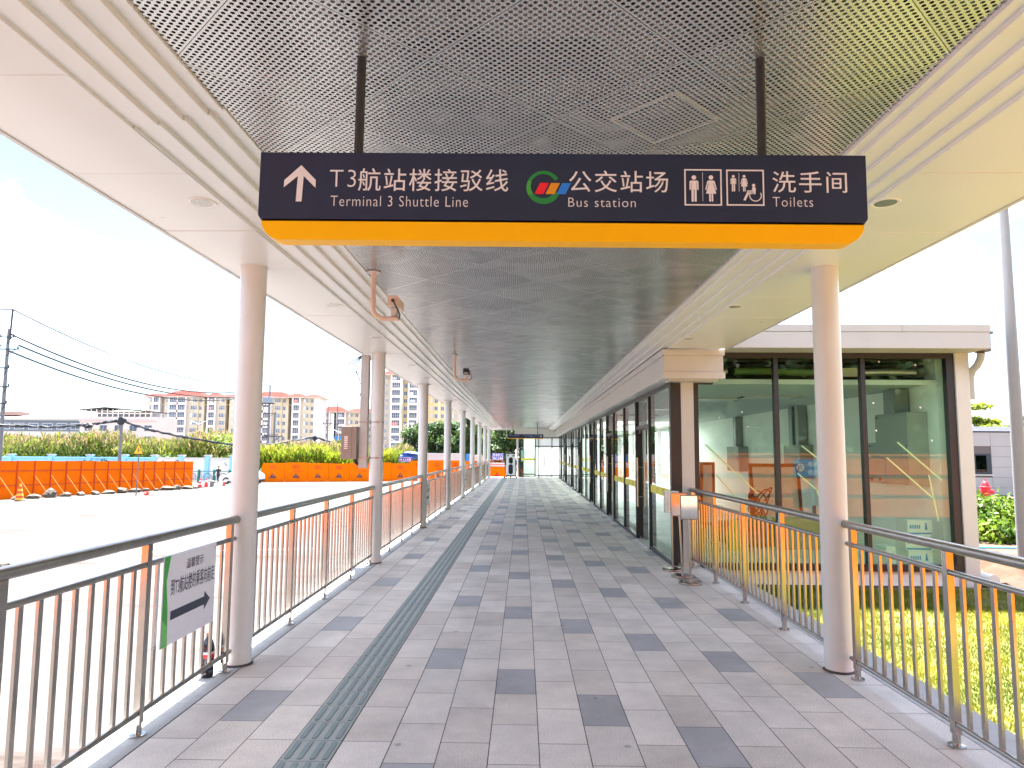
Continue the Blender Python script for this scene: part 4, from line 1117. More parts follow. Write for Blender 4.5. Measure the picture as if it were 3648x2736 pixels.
# far glass wall with frosted doors
gw = thing('glass_vestibule', 'bright frosted glass wall with double doors closing the far end of the walkway', 'glass wall', (0, 46.3, 0))
FB = MB()
for a_, b_ in ((-.25, -.13), (.76, .83), (1.005, 1.05), (1.87, 1.915)): FB.box(a_, b_, -.05, .05, .0, 2.545)
FB.box(-.13, 2.35, -.05, .05, 2.545, 2.61); FB.box(-.13, .76, -.05, .05, -.02, .05); FB.box(.83, 2.35, -.03, .03, 1.98, 2.04); FB.box(.83, 2.35, -.03, .03, .12, .16)
FB.box(-.25, -.13, .05, 2.4, 2.5, 2.6); FB.box(-.25, -.15, 2.4, 2.5, 0, 2.6); FB.box(-.13, .8, 1.9, 1.95, .1, .17)
FB.build('frame', BLACK, gw)
o = MB().box(-.13, .76, -.006, .006, .05, 2.545).build('glass_pane', GLASS, gw)
mb = MB(); mb.quad((-.13, -.0075, 1.10), (.76, -.0075, 1.10), (.76, -.0075, 1.22), (-.13, -.0075, 1.22)); mb.build('warning_film', YB, o)
MB().box(-.23, -.22, .06, 2.4, .05, 2.5).build('side_pane', GLASS, gw)
MB().box(.83, 1.005, -.006, .006, .16, 1.98).build('frosted_pane', FROST, gw)
MB().box(.83, 2.35, -.006, .006, 2.04, 2.545).build('frosted_pane', FROST, gw)
MB().box(1.915, 2.35, -.006, .006, .16, 1.98).build('frosted_pane', FROST, gw)
MB().box(.83, 2.35, -.006, .006, .02, .12).build('frosted_pane', FROST, gw)
for a_, b_, hx in ((1.05, 1.455, 1.41), (1.465, 1.87, 1.56)):
    d = MB().box(a_, b_, -.02, -.008, .03, 1.97).build('door', FROST, gw)
    MB().tube((hx, -.05, .68), (hx, -.05, 1.40), .026, n=10).build('pull_handle', DKMETAL, d)
MB().box(.05, 2.3, 2.2, 2.3, 0, 2.6).build('inner_wall', IWALL, gw)
MB().box(-.15, .10, 1.7, 1.9, .98, 1.75).build('wall_box', mat('grey_green_box', (.25, .32, .30), .5), gw)
MB().path([(.12, 1.7, 2.6), (.38, 1.7, 2.5), (.46, 1.7, 2.2), (.44, 1.7, 1.9), (.36, 1.7, 1.72), (.22, 1.7, 1.70), (.10, 1.7, 1.74)], .022, 8).build('hanging_conduit', mat('pale_pipe', (.62, .62, .6), .5), gw, smooth=True)
rp = thing('white_post', 'slim white post beside the glass end wall behind the charger', 'post', (-.36, 46.3, 0))
MB().tube((0, 0, -.9), (0, 0, 2.56), .07, n=16).build('shaft', WHITE, rp, smooth=True); MB().box(-.11, .11, -.11, .11, 2.56, 3.0).build('head', WHITE, rp)

# charger
ch = thing('charging_station', 'white vehicle charger with dark front panels and hanging cables at the walkway end', 'charger', (-.765, 44.2, 0))
MB().box(-.285, .285, -.15, .35, .18, 1.50).build('housing', mat('charger_white', (.80, .80, .82), .4), ch, bevel=.02)
MB().box(-.30, .30, -.17, .37, 1.502, 1.55).build('top_cover', BLACK, ch, bevel=.01)
MB().box(-.30, .30, -.16, .36, .11, .178).build('plinth', BLACK, ch)
def slot(cx, cz, w, h, y, n=12):
    r = w/2; mb = MB(); pts = [(cx+r*math.cos(a), y, cz+h/2-r+r*math.sin(a)) for a in np.linspace(0, math.pi, n)] + [(cx+r*math.cos(a), y, cz-h/2+r+r*math.sin(a)) for a in np.linspace(math.pi, 2*math.pi, n)]
    return mb.extrude([tuple(p) for p in pts], (0, -.012, 0))
slot(0.0, .565, .27, .62, -.151).build('front_panel', mat('charger_navy', (.02, .025, .05), .35), ch)
slot(0.01, 1.10, .25, .40, -.151).build('screen_surround', BLACK, ch)
slot(0.01, 1.10, .14, .20, -.165).build('screen', mat('screen_glass', (.02, .02, .03), .1), ch)
MB().box(-.24, -.10, -.158, -.151, 1.36, 1.42).build('lamp_window', BLACK, ch); MB().box(.10, .24, -.158, -.151, 1.36, 1.42).build('lamp_window', BLACK, ch)
for s in (-1, 1):
    MB().tube((s*.33, 0, .80), (s*.35, 0, 1.08), .045, n=12).build('connector', RUBBER, ch, smooth=True)
    MB().path([(s*.33, 0, .85), (s*.36, -.05, .5), (s*.30, -.1, .25), (s*.20, -.12, .35), (s*.24, -.1, .7), (s*.29, -.05, .95)], .022, 8).build('charging_cable', RUBBER, ch, smooth=True)
for s in (-.39, 0, .36):
    MB().lathe([(0, 0), (.05, 0), (.05, .06), (.03, .105), (0, .105)], (s, -.1, 0), 14).build('foot', RUBBER, ch, smooth=True)

# ------------------------------------------------------------------ orange hoarding on the left
h1 = thing('hoarding', 'tall orange sheet steel hoarding with props along the left of the forecourt', 'hoarding', (-24.5, 34, 0))
def h1x(y): return -24.55+.122*(y-34.0)
ed = Vector((.122, 1, 0)).normalized()
pn = 1.04
idx = 0
ROCKS = []
for i in range(-5, 14):
    y0 = 34.0+pn*i; y1 = y0+pn-.02
    def q(y, off=0.0): return Vector((h1x(y)+off*ed.y, y-off*ed.x, 0))-Vector((-24.5, 34, 0))
    a, b = q(y0), q(y1); g0, g1 = G(h1x(y0), y0)-.03, G(h1x(y1), y1)-.03
    h0, h1_ = 1.86, 1.86
    mb = MB(); n_ = Vector((ed.y, -ed.x, 0))*.02
    jit = .012*math.sin(i*2.3)
    lo = [a+Vector((0, 0, g0)), b+Vector((0, 0, g1)), b+Vector((0, 0, g1+h0+jit)), a+Vector((0, 0, g0+h0+jit))]
    mb.extrude(lo, -n_); mb.build('sheet_panel', ORANGE, h1)
    mb = MB(); c = q(y0-.01, .0); mb.extrude([c+Vector((0, -.025, g0)), c+Vector((.05, -.025, g0)), c+Vector((.05, .025, g0)), c+Vector((0, .025, g0))], (0, 0, h0+.01)); mb.build('post', DKORANGE, h1)
    # brace
    if i % 1 == 0:
        top = c+Vector((.03, 0, g0+1.15)); ft = q(y0+.25, .75); ft.z = G(h1x(y0)+.75, y0)
        MB().tube(top, ft, .018, n=6).build('brace', mat('orange_tube', (.85, .24, .05), .5), h1)
        ROCKS.append(Vector((-24.5, 34, 0))+ft)
for zz in (.62, 1.32):
    mb = MB()
    y0, y1 = 34-5*pn, 34+14*pn
    a, b = q(y0, .012), q(y1, .012)
    mb.extrude([a+Vector((0, 0, G(h1x(y0), y0)+zz)), b+Vector((0, 0, G(h1x(y1), y1)+zz)), b+Vector((0, 0, G(h1x(y1), y1)+zz+.05)), a+Vector((0, 0, G(h1x(y0), y0)+zz+.05))], (.02, 0, 0))
    mb.build('rail', DKORANGE, h1)
e_ = q(34+14*pn, .0)
rl_ = ['first', 'second', 'third', 'fourth', 'fifth', 'sixth', 'seventh', 'eighth', 'ninth', 'tenth', 'eleventh', 'twelfth', 'thirteenth', 'fourteenth']
vis = 0
for j, p in enumerate(ROCKS):
    if j < 4: continue
    rr2 = random.Random(j)
    s = rr2.uniform(.16, .34)
    sh = ['flat', 'round', 'long', 'angular', 'small'][j % 5]
    sc_ = {'flat': (1.3, .9, .5), 'round': (1, 1, .85), 'long': (1.6, .8, .6), 'angular': (1, .8, .7), 'small': (.8, .7, .6)}[sh]
    t = MB().blob((0, 0, s*sc_[2]*.7), (s*sc_[0], s*sc_[1], s*sc_[2]), j, 2, .22).build('rock', ROCK, None)
    t.location = (p.x, p.y, G(p.x, p.y)-.02)
    tag(t, '%s pale rock weighting the %s visible orange hoarding brace from the left' % (sh, rl_[min(j-4, 13)]), 'rock', 'rocks at the foot of the hoarding braces')

# ------------------------------------------------------------------ printed orange barrier panels across the forecourt
h2 = thing('barrier_fence', 'long row of orange printed barrier panels across the far side of the forecourt', 'barrier', (-15, 66, 0))
PX = [-23.5, -21.6, -19.7, -17.9, -16.1, -14.3, -12.5, -10.9, -9.3, -7.6, -5.9, -4.2, -2.6, -1.0, .8]
def h2y(x): return 63.3+.30*(x+23.5) if x < -13.8 else 66.2+.62*(x+13.8)
for i in range(len(PX)-1):
    x0, x1 = PX[i]+.02, PX[i+1]-.02
    y0, y1 = h2y(PX[i]), h2y(PX[i+1]); z0, z1 = G(x0, y0), G(x1, y1)
    hh = 1.70 if i < 7 else 1.95
    hh += .05*math.sin(i*1.7)
    sk = -.28 if i == 0 else 0
    a = [Vector((x0+sk+15-.28*(i == 0), y0-66, z0-.02)), Vector((x1+15, y1-66, z1-.02)), Vector((x1+15, y1-66, z1+hh)), Vector((x0+15+.12*(i == 0), y0-66, z0+hh))]
    p = MB().extrude(a, (0, .08, 0)).build('barrier_panel', ORANGE2, h2)
    xm, ym, zm = (x0+x1)/2+15, (y0+y1)/2-66-.03, (z0+z1)/2
    an = math.degrees(math.atan2(y1-y0, x1-x0))
    lettering('安全施工', .14, REDINK, p, (xm, ym, zm+hh*.80), (90, 0, an), width=.62, align='C', bold=.02)
    lettering('文明作业', .14, REDINK, p, (xm, ym, zm+hh*.70), (90, 0, an), width=.62, align='C', bold=.02)
    if i in (1, 4, 6, 8, 10): MB().quad((xm-.6, ym-.35*math.sin(R(an))*1.2, zm+hh*.55), (xm+.6, ym+.6*math.sin(R(an))-.02, zm+hh*.55), (xm+.6, ym+.6*math.sin(R(an))-.02, zm+hh*.575), (xm-.6, ym-.35*math.sin(R(an))*1.2, zm+hh*.575)).build('printed_line', REDINK, p)
    mb = MB(); c_, s_ = math.cos(R(an)), math.sin(R(an))
    def tp(u, w): return (xm+u*c_, ym+u*s_-.01, zm+w)
    for tri in (((-.30, .38), (.30, .38), (0, .80)),):
        (a0, b0), (a1, b1), (a2, b2) = tri
        w_ = .045
        mb.poly([tp(a0, b0), tp(a1, b1), tp(a1-.08, b1+w_), tp(a0+.08, b0+w_)]); mb.poly([tp(a1, b1), tp(a2, b2), tp(a2, b2-.09), tp(a1-.08, b1+w_)]); mb.poly([tp(a2, b2), tp(a0, b0), tp(a0+.08, b0+w_), tp(a2, b2-.09)])
    mb.poly([tp(.02, .43), tp(.24, .43), tp(.13, .60)]); mb.poly([tp(-.14, .43), tp(-.02, .43), tp(.0, .56), tp(-.06, .64), tp(-.12, .56)])
    mb.build('warning_triangle', INK, p)

# barrier piece right behind the charger
h3 = thing('barrier_fence', 'short orange barrier with a printed triangle just beyond the charger', 'barrier', (-2.2, 50.5, 0))
z_ = G(-2, 50.5)
p = MB().box(-.7, 1.35, 0, .06, -.9, .55).build('barrier_panel', ORANGE2, h3)
MB().box(-.7, 1.35, -.01, .07, .60, .86).build('white_band', WHITE, h3); MB().box(-.7, 1.35, -.015, -.011, .69, .78).build('pink_stripe', mat('pink_stripe', (.75, .18, .18), .5), h3)
mb = MB(); mb.poly([(.15, -.003, -.1), (.55, -.003, -.1), (.35, -.003, .2)]); mb.build('warning_triangle', REDINK, p)

# ------------------------------------------------------------------ boundary wall and reeds behind
WB = mat('sky_blue_wall_paint', (.28, .60, .86), .7, var=.08, vscale=1)
WW = mat('stained_white_wall', (.72, .71, .71), .8, var=.10, vscale=.6)
wl1 = thing('boundary_wall', 'long sky blue and white boundary wall with blue piers behind the orange hoarding', 'wall', (-40, 72, 0))
xs_ = [-66, -61.3, -57.0, -52.7, -48.5, -44.5, -40.9, -37.8, -35.0, -32.3, -29.7, -27.0, -24.2, -21.4]
for i, x in enumerate(xs_[:-1]):
    x1 = xs_[i+1]; wht = -37 > x > -41.5 or -38.5 < x < -32.5
    g = G(x, 72)-.3
    m_ = WW if -38 < x < -29 else WB
    MB().box(x+40, x1+40, -.10, .10, g, .72).build('wall_panel', m_, wl1)
    MB().box(x+40+.2, x1+40-.2, -.17, .17, .72, .86).build('coping', WB if m_ is WB else WHITE, wl1)
    MB().box(x+40-.22, x+40+.22, -.25, .25, g, 1.0).build('pier', WB, wl1); MB().box(x+40-.32, x+40+.32, -.32, .32, 1.0, 1.14).build('pier_cap', mat('grey_pier_cap', (.45, .47, .52), .8), wl1)
REED = leafmat('reed_leaves', (.045, .095, .010), (.21, .25, .030), .55, .4, tip=(.30, .21, .125))
REEDG = leafmat('bright_reed_leaves', (.09, .16, .010), (.24, .29, .02), .5, .45, tip=(.36, .34, .06))
def reeds(name, n, x0, x1, y0, y1, zb, hmin, hmax, m, label, seed, w=.05, tipn=.55):
    g = np.random.default_rng(seed)
    x = x0+(x1-x0)*g.random(n); y = y0+(y1-y0)*g.random(n)
    und = 1+.10*np.sin(x*.45+seed)+.07*np.sin(x*1.1+2*seed)+.05*np.sin(x*2.7)
    top = (hmin+(hmax-hmin)*g.random(n)**.7)*und
    base = top*(.12+.80*g.random(n)); ln = .22+.55*g.random(n)
    zb_ = zb
    z1 = np.minimum(base+ln, top); z0 = z1-ln
    ang = g.random(n)*6.283; lean = .6*ln*(.2+g.random(n))
    dx, dy = np.cos(ang)*lean, np.sin(ang)*lean
    pa = g.random(n)*6.283; ww = w*(.6+.8*g.random(n)); ax, ay = np.cos(pa)*ww, np.sin(pa)*ww
    A_ = np.stack([x-ax, y-ay, zb_+z0], 1); B_ = np.stack([x+ax, y+ay, zb_+z0], 1)
    M1 = np.stack([x+ax*1.2+dx*.4, y+ay*1.2+dy*.4, zb_+z0+ln*.6], 1); T_ = np.stack([x+dx, y+dy, zb_+z1-.08*ln], 1)
    v = np.stack([A_, B_, M1, T_], 1).reshape(-1, 3)
    frac = z1/(hmax*1.05)
    tip = np.clip((frac-tipn)/(1-tipn), 0, 1)*(g.random(n) < .6)
    return tag(quadmesh(name, v, m, per=4, tip=np.repeat(tip, 4)), label, 'reeds', kind='stuff')
reeds('overgrown_reeds', 120000, -78, -33, 73.5, 82, -1.6, 3.6, 4.95, REED, 'dense overgrown reeds with brownish plumes behind the blue wall', 4, .06)
reeds('overgrown_reeds', 42000, -33.5, -13, 74, 84, -1.6, 2.9, 4.2, REED, 'brown topped reeds between the two nearest columns', 5, .055, .45)
reeds('overgrown_reeds', 36000, -27.5, -12.6, 69.6, 73.6, -1.4, 1.9, 3.5, REEDG, 'bright yellow green grass clump behind the printed barriers', 6, .06, .8)
SHRUB = leafmat('dark_shrub_leaves', (.025, .06, .018), (.09, .15, .03), .8, .3)
SHRUB2 = leafmat('pale_shrub_leaves', (.10, .17, .03), (.22, .30, .05), .8, .35)
def shrub(name, x, y, z, rx, rz, n, m, label, seed, size=.16, group='shrubs in the reeds behind the wall'):
    g = random.Random(seed); cs, rs = [], []
    for i in range(9):
        a = g.uniform(0, 6.3); r = g.uniform(0, .65)*rx
        cs.append((r*math.cos(a), r*math.sin(a)*.7, g.uniform(.35, .75)*rz*2)); rs.append((rx*g.uniform(.3, .5), rx*g.uniform(.3, .45), rz*g.uniform(.3, .55)))
    t = thing(name, label, 'shrub', (x, y, z), 0, group)
    quadmesh('foliage', leafcloud(cs, rs, n, size, seed), m, t)
    mb = MB()
    for i in range(5):
        c = cs[i]; mb.tube((0, 0, 0), c, .05, .02, n=6)
    mb.build('stem', mat('bark', (.12, .085, .06), .9, var=.2), t)
shrub('shrub', -37.0, 72.9, -1.5, 2.3, 1.35, 2200, SHRUB, 'dark green shrub rising over the blue wall left of the yellow road sign', 21)
shrub('shrub', -44.0, 73.0, -1.5, 2.6, 1.25, 2200, SHRUB, 'dark green shrub behind the middle of the orange hoarding', 22)
shrub('shrub', -33.6, 76, -1.3, 3.6, 2.6, 2600, SHRUB2, 'tall pale green bush in front of the red roofed apartments', 23)
shrub('shrub', -29.8, 73.4, -1.5, 2.0, 1.25, 1800, SHRUB, 'dark low bush left of the nearest column behind the white wall', 24)
shrub('shrub', -23.3, 72.6, -1.4, 1.7, 1.6, 1800, SHRUB, 'dark rounded bush right of the nearest column', 25)
shrub('shrub', -55.0, 73, -1.5, 2.4, 1.5, 2200, SHRUB, 'broad dark green shrub behind the left end of the hoarding', 26)

# trees
BARK = mat('tree_bark', (.10, .075, .055), .9, var=.25, vscale=4)
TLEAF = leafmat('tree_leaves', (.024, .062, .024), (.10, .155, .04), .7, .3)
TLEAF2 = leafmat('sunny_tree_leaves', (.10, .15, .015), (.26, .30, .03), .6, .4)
def tree(x, y, z, h, r, n, m, label, seed, size=.22, layered=False, group='trees beyond the forecourt', low=.25):
    t = thing('broadleaf_tree', label, 'tree', (x, y, z), 0, group)
    g = random.Random(seed); cs, rs = [], []
    for i in range(26 if not layered else 22):
        a = g.uniform(0, 6.3); f = g.random()
        zz = h*(low+(.95-low)*f); rr_ = r*math.sin(math.pi*min(.96, max(.12, .18+.74*f)))**.7*g.uniform(.25, .95) if not layered else r*(1.05-f)*g.uniform(.4, 1.0)
        k = g.uniform(.22, .40)*r
        cs.append((rr_*math.cos(a), rr_*math.sin(a), zz)); rs.append((k*1.15, k*1.1, k*(.7 if not layered else .26)))
    quadmesh('crown', leafcloud(cs, rs, n, size, seed, .45), m, t)
    mb = MB(); mb.path([(0, 0, -.1), (.05, .02, h*.2), (-.04, .03, h*.42), (.02, 0, h*.72)], [r*.075, r*.06, r*.045, r*.018], 10)
    for i in range(8):
        c = cs[i*2]; z0 = h*g.uniform(.22, .5); mb.path([(0, 0, z0), (c[0]*.5, c[1]*.5, z0+(c[2]-z0)*.6), c], [r*.035, r*.022, r*.008], 6)
    mb.build('trunk', BARK, t, smooth=True)
    return t
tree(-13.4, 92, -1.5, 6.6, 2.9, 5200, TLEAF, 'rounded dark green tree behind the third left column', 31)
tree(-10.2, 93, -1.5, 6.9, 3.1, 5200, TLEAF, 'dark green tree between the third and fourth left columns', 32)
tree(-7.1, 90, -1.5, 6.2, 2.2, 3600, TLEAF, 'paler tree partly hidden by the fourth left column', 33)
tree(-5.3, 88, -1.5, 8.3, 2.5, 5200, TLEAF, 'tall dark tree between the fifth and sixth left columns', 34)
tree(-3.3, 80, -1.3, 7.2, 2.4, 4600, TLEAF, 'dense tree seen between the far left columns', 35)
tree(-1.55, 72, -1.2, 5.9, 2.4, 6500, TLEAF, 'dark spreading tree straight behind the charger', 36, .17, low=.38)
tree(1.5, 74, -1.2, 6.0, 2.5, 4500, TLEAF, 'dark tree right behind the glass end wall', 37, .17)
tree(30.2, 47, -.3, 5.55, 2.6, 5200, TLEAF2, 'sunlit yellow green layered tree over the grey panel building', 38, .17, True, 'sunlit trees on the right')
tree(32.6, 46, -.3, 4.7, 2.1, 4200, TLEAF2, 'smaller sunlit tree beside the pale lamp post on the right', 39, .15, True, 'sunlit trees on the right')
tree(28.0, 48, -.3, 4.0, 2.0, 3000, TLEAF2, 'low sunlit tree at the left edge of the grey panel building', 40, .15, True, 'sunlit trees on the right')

# ------------------------------------------------------------------ apartment blocks and far buildings
AW = mat('apartment_white', (.54, .54, .60), .8, var=.06, vscale=.15)
AB = mat('apartment_beige', (.46, .42, .345), .85, var=.08, vscale=.2)
AY = mat('apartment_yellow', (.50, .40, .22), .85, var=.06, vscale=.2)
AG = mat('apartment_grey_beige', (.38, .36, .34), .85, var=.08, vscale=.2)
AR = mat('recess_dark_blue', (.08, .10, .21), .85, var=.1, vscale=.2)  # one dark blue tone for the recess walls
ROOF = mat('red_roof_tile', (.13, .022, .016), .9, var=.15, vscale=.5, spec=.1)
WFR = mat('window_white_frame', (.48, .50, .56), .6)
WGL = mat('apartment_glass', (.05, .08, .15), .12, var=.4, vscale=.15)
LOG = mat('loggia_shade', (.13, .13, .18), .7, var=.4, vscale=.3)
RAILM = mat('balcony_rail', (.40, .40, .43), .5)
SH = 2.69
def apartment(label, D, px_to_x, segs, eave, floors, base, roofs, group='apartment blocks behind the reeds'):
    """segs: (x0, x1, kind, proud) along the front at depth D; windows are parts of their own"""
    X0 = (segs[0][0]+segs[-1][1])/2
    t = thing('apartment_block', label, 'apartment building', (X0, D, base), 0, group)
    z = lambda v: v-base
    wall = {}
    for (x0, x1, kind, pr) in segs:
        a, b = x0-X0, x1-X0
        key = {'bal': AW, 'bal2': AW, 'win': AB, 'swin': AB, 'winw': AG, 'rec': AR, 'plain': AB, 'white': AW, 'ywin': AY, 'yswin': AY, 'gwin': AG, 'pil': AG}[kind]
        w = wall.setdefault(key.name, (MB(), key))[0]
        if kind in ('bal', 'bal2'):
            # white frame with deep open loggias: build it as piers and spandrels
            w.box(a, a+.55, -pr, 0, 0, z(eave)); w.box(b-.55, b, -pr, 0, 0, z(eave))
            if kind == 'bal2': w.box((a+b)/2-.22, (a+b)/2+.22, -pr, 0, 0, z(eave))
            for f in range(floors+1):
                zt = z(eave)-.25-f*SH
                if zt-2.1 < -1: break
                w.box(a+.55, b-.55, -pr, -pr+.25, zt-SH+.05, zt-1.80)
            w.box(a+.55, b-.55, -pr, -pr+.25, z(eave)-.25, z(eave))
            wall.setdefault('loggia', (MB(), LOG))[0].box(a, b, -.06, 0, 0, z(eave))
        else:
            w.box(a, b, -pr, 8, 0, z(eave))
    for m_, (w, k_) in wall.items(): w.build('wall', k_, t)
    for (x0, x1, kind, pr) in segs:
        a, b = x0-X0, x1-X0; c = (a+b)/2
        for f in range(floors):
            zt = z(eave)-.30-f*SH
            if zt < 1.5: break
            if kind in ('bal', 'bal2'):
                for (p0, p1) in ([(a+.55, b-.55)] if kind == 'bal' else [(a+.55, c-.22), (c+.22, b-.55)]):
                    mb = MB(); gl = random.random()
                    mb.mi(0).box(p0, p1, -pr+.30, -pr+.34, zt-1.78, zt)
                    nb = 4 if p1-p0 > 2 else 3
                    for q_ in range(1, nb): mb.mi(1).box(p0+(p1-p0)*q_/nb-.05, p0+(p1-p0)*q_/nb+.05, -pr+.24, -pr+.30, zt-1.78, zt)
                    mb.mi(1).box(p0, p1, -pr+.23, -pr+.30, zt-1.0, zt-.93)
                    if gl < .6:
                        for q_ in range(3): mb.mi(1).box(p0, p1, -pr+.22, -pr+.25, zt-1.3-.18*q_, zt-1.26-.18*q_)
                    if gl > .75: mb.mi(2).box(p0+.15, p0+(p1-p0)*random.uniform(.35, .8), -pr+.25, -pr+.29, zt-1.6, zt-.6)
                    mb.build('loggia_window', [WGL, RAILM, mat('laundry_%d' % int(gl*99 % 3), ((.5, .5, .55), (.35, .42, .55), (.5, .16, .18))[int(gl*99 % 3)], .8)], t)
            elif kind in ('win', 'ywin', 'gwin', 'winw'):
                ww = min(2.6, (b-a)*.52)/2; cc = c if kind != 'win' else a+(b-a)*.56
                mb = MB()
                mb.mi(1).box(cc-ww-.12, cc+ww+.12, -pr-.42, -pr, zt-1.72, zt-1.58); mb.mi(1).box(cc-ww-.1, cc+ww+.1, -pr-.42, -pr, zt-.22, zt-.10)
                mb.mi(0).box(cc-ww, cc+ww, -pr-.34, -pr, zt-1.58, zt-.22)
                for q_ in (-1, -.34, .34, 1): mb.mi(1).box(cc+q_*ww-.07, cc+q_*ww+.07, -pr-.38, -pr-.34, zt-1.58, zt-.22)
                mb.mi(1).box(cc-ww, cc+ww, -pr-.38, -pr-.34, zt-.72, zt-.64)
                if random.random() < .55: mb.mi(2).box(cc-ww*.9, cc-ww*.1, -pr-.36, -pr-.335, zt-1.5, zt-.3)
                mb.build('window', [WGL, WFR, mat('curtain', (.52, .58, .66), .8)], t)
            elif kind in ('swin', 'yswin'):
                ww = min(1.0, (b-a)*.6)/2; mb = MB()
                mb.mi(1).box(c-ww-.08, c+ww+.08, -pr-.10, -pr, zt-1.75, zt-.2)
                mb.mi(0).box(c-ww, c-.05, -pr-.12, -pr-.10, zt-1.65, zt-.3); mb.mi(0).box(c+.05, c+ww, -pr-.12, -pr-.10, zt-1.65, zt-.3)
                mb.build('window', [WGL, WFR], t)
    mb = MB()                                                   # floor bands
    for f in (1,): mb.box(segs[0][0]-X0-.1, segs[-1][1]-X0+.1, -.35, 0, z(eave)-f*SH-.12, z(eave)-f*SH+.02)
    mb.build('string_course', mat('cream_band', (.42, .38, .30), .8), t)
    for (x0, x1, zr, pr) in roofs:
        a, b = x0-X0, x1-X0; ze = z(eave); hr = zr-eave
        ins = min(hr*1.6, (b-a)*.35)
        mb = MB()
        mb.add([(a-.5, -pr-.6, ze), (b+.5, -pr-.6, ze), (b+.5, 9, ze), (a-.5, 9, ze), (a+ins, -pr+2.4, ze+hr), (b-ins, -pr+2.4, ze+hr), (b-ins, 5, ze+hr), (a+ins, 5, ze+hr)],
               [(0, 1, 5, 4), (1, 2, 6, 5), (2, 3, 7, 6), (3, 0, 4, 7), (4, 5, 6, 7), (3, 2, 1, 0)])
        rf = mb.build('roof', ROOF, t)
        MB().box(a-.6, b+.6, -pr-.75, 9.1, ze-.28, ze-.002).build('eave', mat('eave_white', (.40, .38, .38), .8), rf)
    return t
def X(px, D): return (px-1824)/2505*D-.0163*D
D = 250
def seg(D, *l): return [(X(a, D), X(b, D), k, p) for a, b, k, p in l]
apartment('wide apartment block with red hipped roofs, leftmost behind the reeds', D, X, seg(D, (512, 537, 'win', 0.6), (537, 566, 'bal', 1.6), (566, 577, 'rec', -4), (577, 596, 'win', .4), (596, 662, 'bal2', 1.8), (662, 700, 'win', .6), (700, 713, 'swin', .2), (713, 720, 'plain', .2), (720, 736, 'rec', -5), (736, 767, 'bal', 1.6), (767, 799, 'win', .5), (799, 812, 'rec', -4),
    (812, 846, 'win', .5), (846, 905, 'plain', .6), (905, 967, 'bal2', 1.8), (967, 1002, 'win', .6), (1002, 1016, 'swin', .2), (1016, 1024, 'plain', .2), (1024, 1040, 'rec', -5), (1040, 1071, 'bal', 1.6), (1071, 1103, 'win', .5), (1103, 1116, 'swin', .2), (1116, 1137, 'white', .4)), 20.7, 9, -3,
    [(X(506, D), X(572, D), 22.0, 1.2), (X(572, D), X(724, D), 22.9, 1.6), (X(724, D), X(780, D), 22.2, 1.4), (X(778, D), X(905, D), 21.9, .8), (X(895, D), X(1030, D), 22.8, 1.6), (X(1022, D), X(1080, D), 22.3, 1.4), (X(1075, D), X(1142, D), 21.9, .8)])
D = 270
apartment('lower apartment block with red roofs seen left of the column with the cabinet', D, X, seg(D, (1135, 1146, 'swin', .3), (1146, 1178, 'bal2', 1.5), (1178, 1200, 'rec', -4), (1200, 1234, 'bal', 1.6), (1234, 1262, 'win', .5), (1262, 1280, 'swin', .4), (1280, 1286, 'white', .6), (1286, 1345, 'win', .3)), 16.7, 7, -3,
    [(X(1135, D), X(1236, D), 18.9, 1.4), (X(1234, D), X(1347, D), 18.1, .8)])
D = 250
apartment('tall apartment tower with white balcony frames and a yellow wing behind the columns', D, X, seg(D, (1360, 1384, 'gwin', .4), (1384, 1392, 'pil', .6), (1392, 1431, 'bal', 1.6), (1431, 1454, 'yswin', -.5), (1454, 1492, 'bal', 1.6), (1492, 1532, 'yswin', .2), (1532, 1545, 'ywin', .3), (1545, 1563, 'yswin', .2), (1563, 1567, 'white', .35), (1567, 1586, 'yswin', .2), (1586, 1610, 'pil', .3), (1610, 1626, 'gwin', .5), (1626, 1637, 'pil', .3)), 29.0, 12, -3,
    [(X(1358, D), X(1495, D), 31.0, 1.4), (X(1490, D), X(1640, D), 30.6, .8)])
D = 275
apartment('distant low block with a red roof edge beyond the far left columns', D, X, seg(D, (1640, 1690, 'gwin', .4), (1690, 1730, 'win', .4)), 14.2, 6, -3, [(X(1638, D), X(1732, D), 15.6, .8)])
# blue factory and pale block on the far left
fb = thing('factory_building', 'low blue banded factory with a white roof at the far left', 'factory', (-140, 205, -3))
MB().box(-40, 16, 0, 14, 0, 9.9).build('wall', AW, fb); MB().box(-40.2, 16.2, -.3, 0, 9.9, 13.2).build('blue_band', mat('factory_blue', (.09, .135, .22), .7, var=.08, vscale=.1), fb)
MB().extrude([(-41, -1, 13.2), (17, -1, 13.2), (16, 7, 14.3), (-40, 7, 14.3)], (0, 0, .5)).build('roof', mat('factory_roof', (.30, .30, .33), .6), fb)
for i in range(13):
    mb = MB(); x_ = -39+4.2*i; mb.mi(1).box(x_, x_+2.9, -.36, -.30, 10.5, 12.3); mb.mi(0).box(x_+.15, x_+1.4, -.40, -.36, 10.65, 12.15); mb.mi(0).box(x_+1.5, x_+2.75, -.40, -.36, 10.65, 12.15); mb.build('window', [WGL, WFR], fb)
for i in range(13):
    mb = MB(); x_ = -39+4.2*i; mb.mi(1).box(x_, x_+2.9, -.06, 0, 6.6, 8.4); mb.mi(0).box(x_+.15, x_+1.4, -.10, -.06, 6.75, 8.25); mb.mi(0).box(x_+1.5, x_+2.75, -.10, -.06, 6.75, 8.25); mb.build('window', [WGL, WFR], fb)
MB().box(-24, -12, 4, 9, 14.8, 15.9).build('roof_housing', mat('rust_roof', (.25, .15, .13), .7), fb)
pb = thing('office_block', 'pale pinkish flat roofed block with a roof terrace canopy left of the apartments', 'office building', (-112, 190, -3))
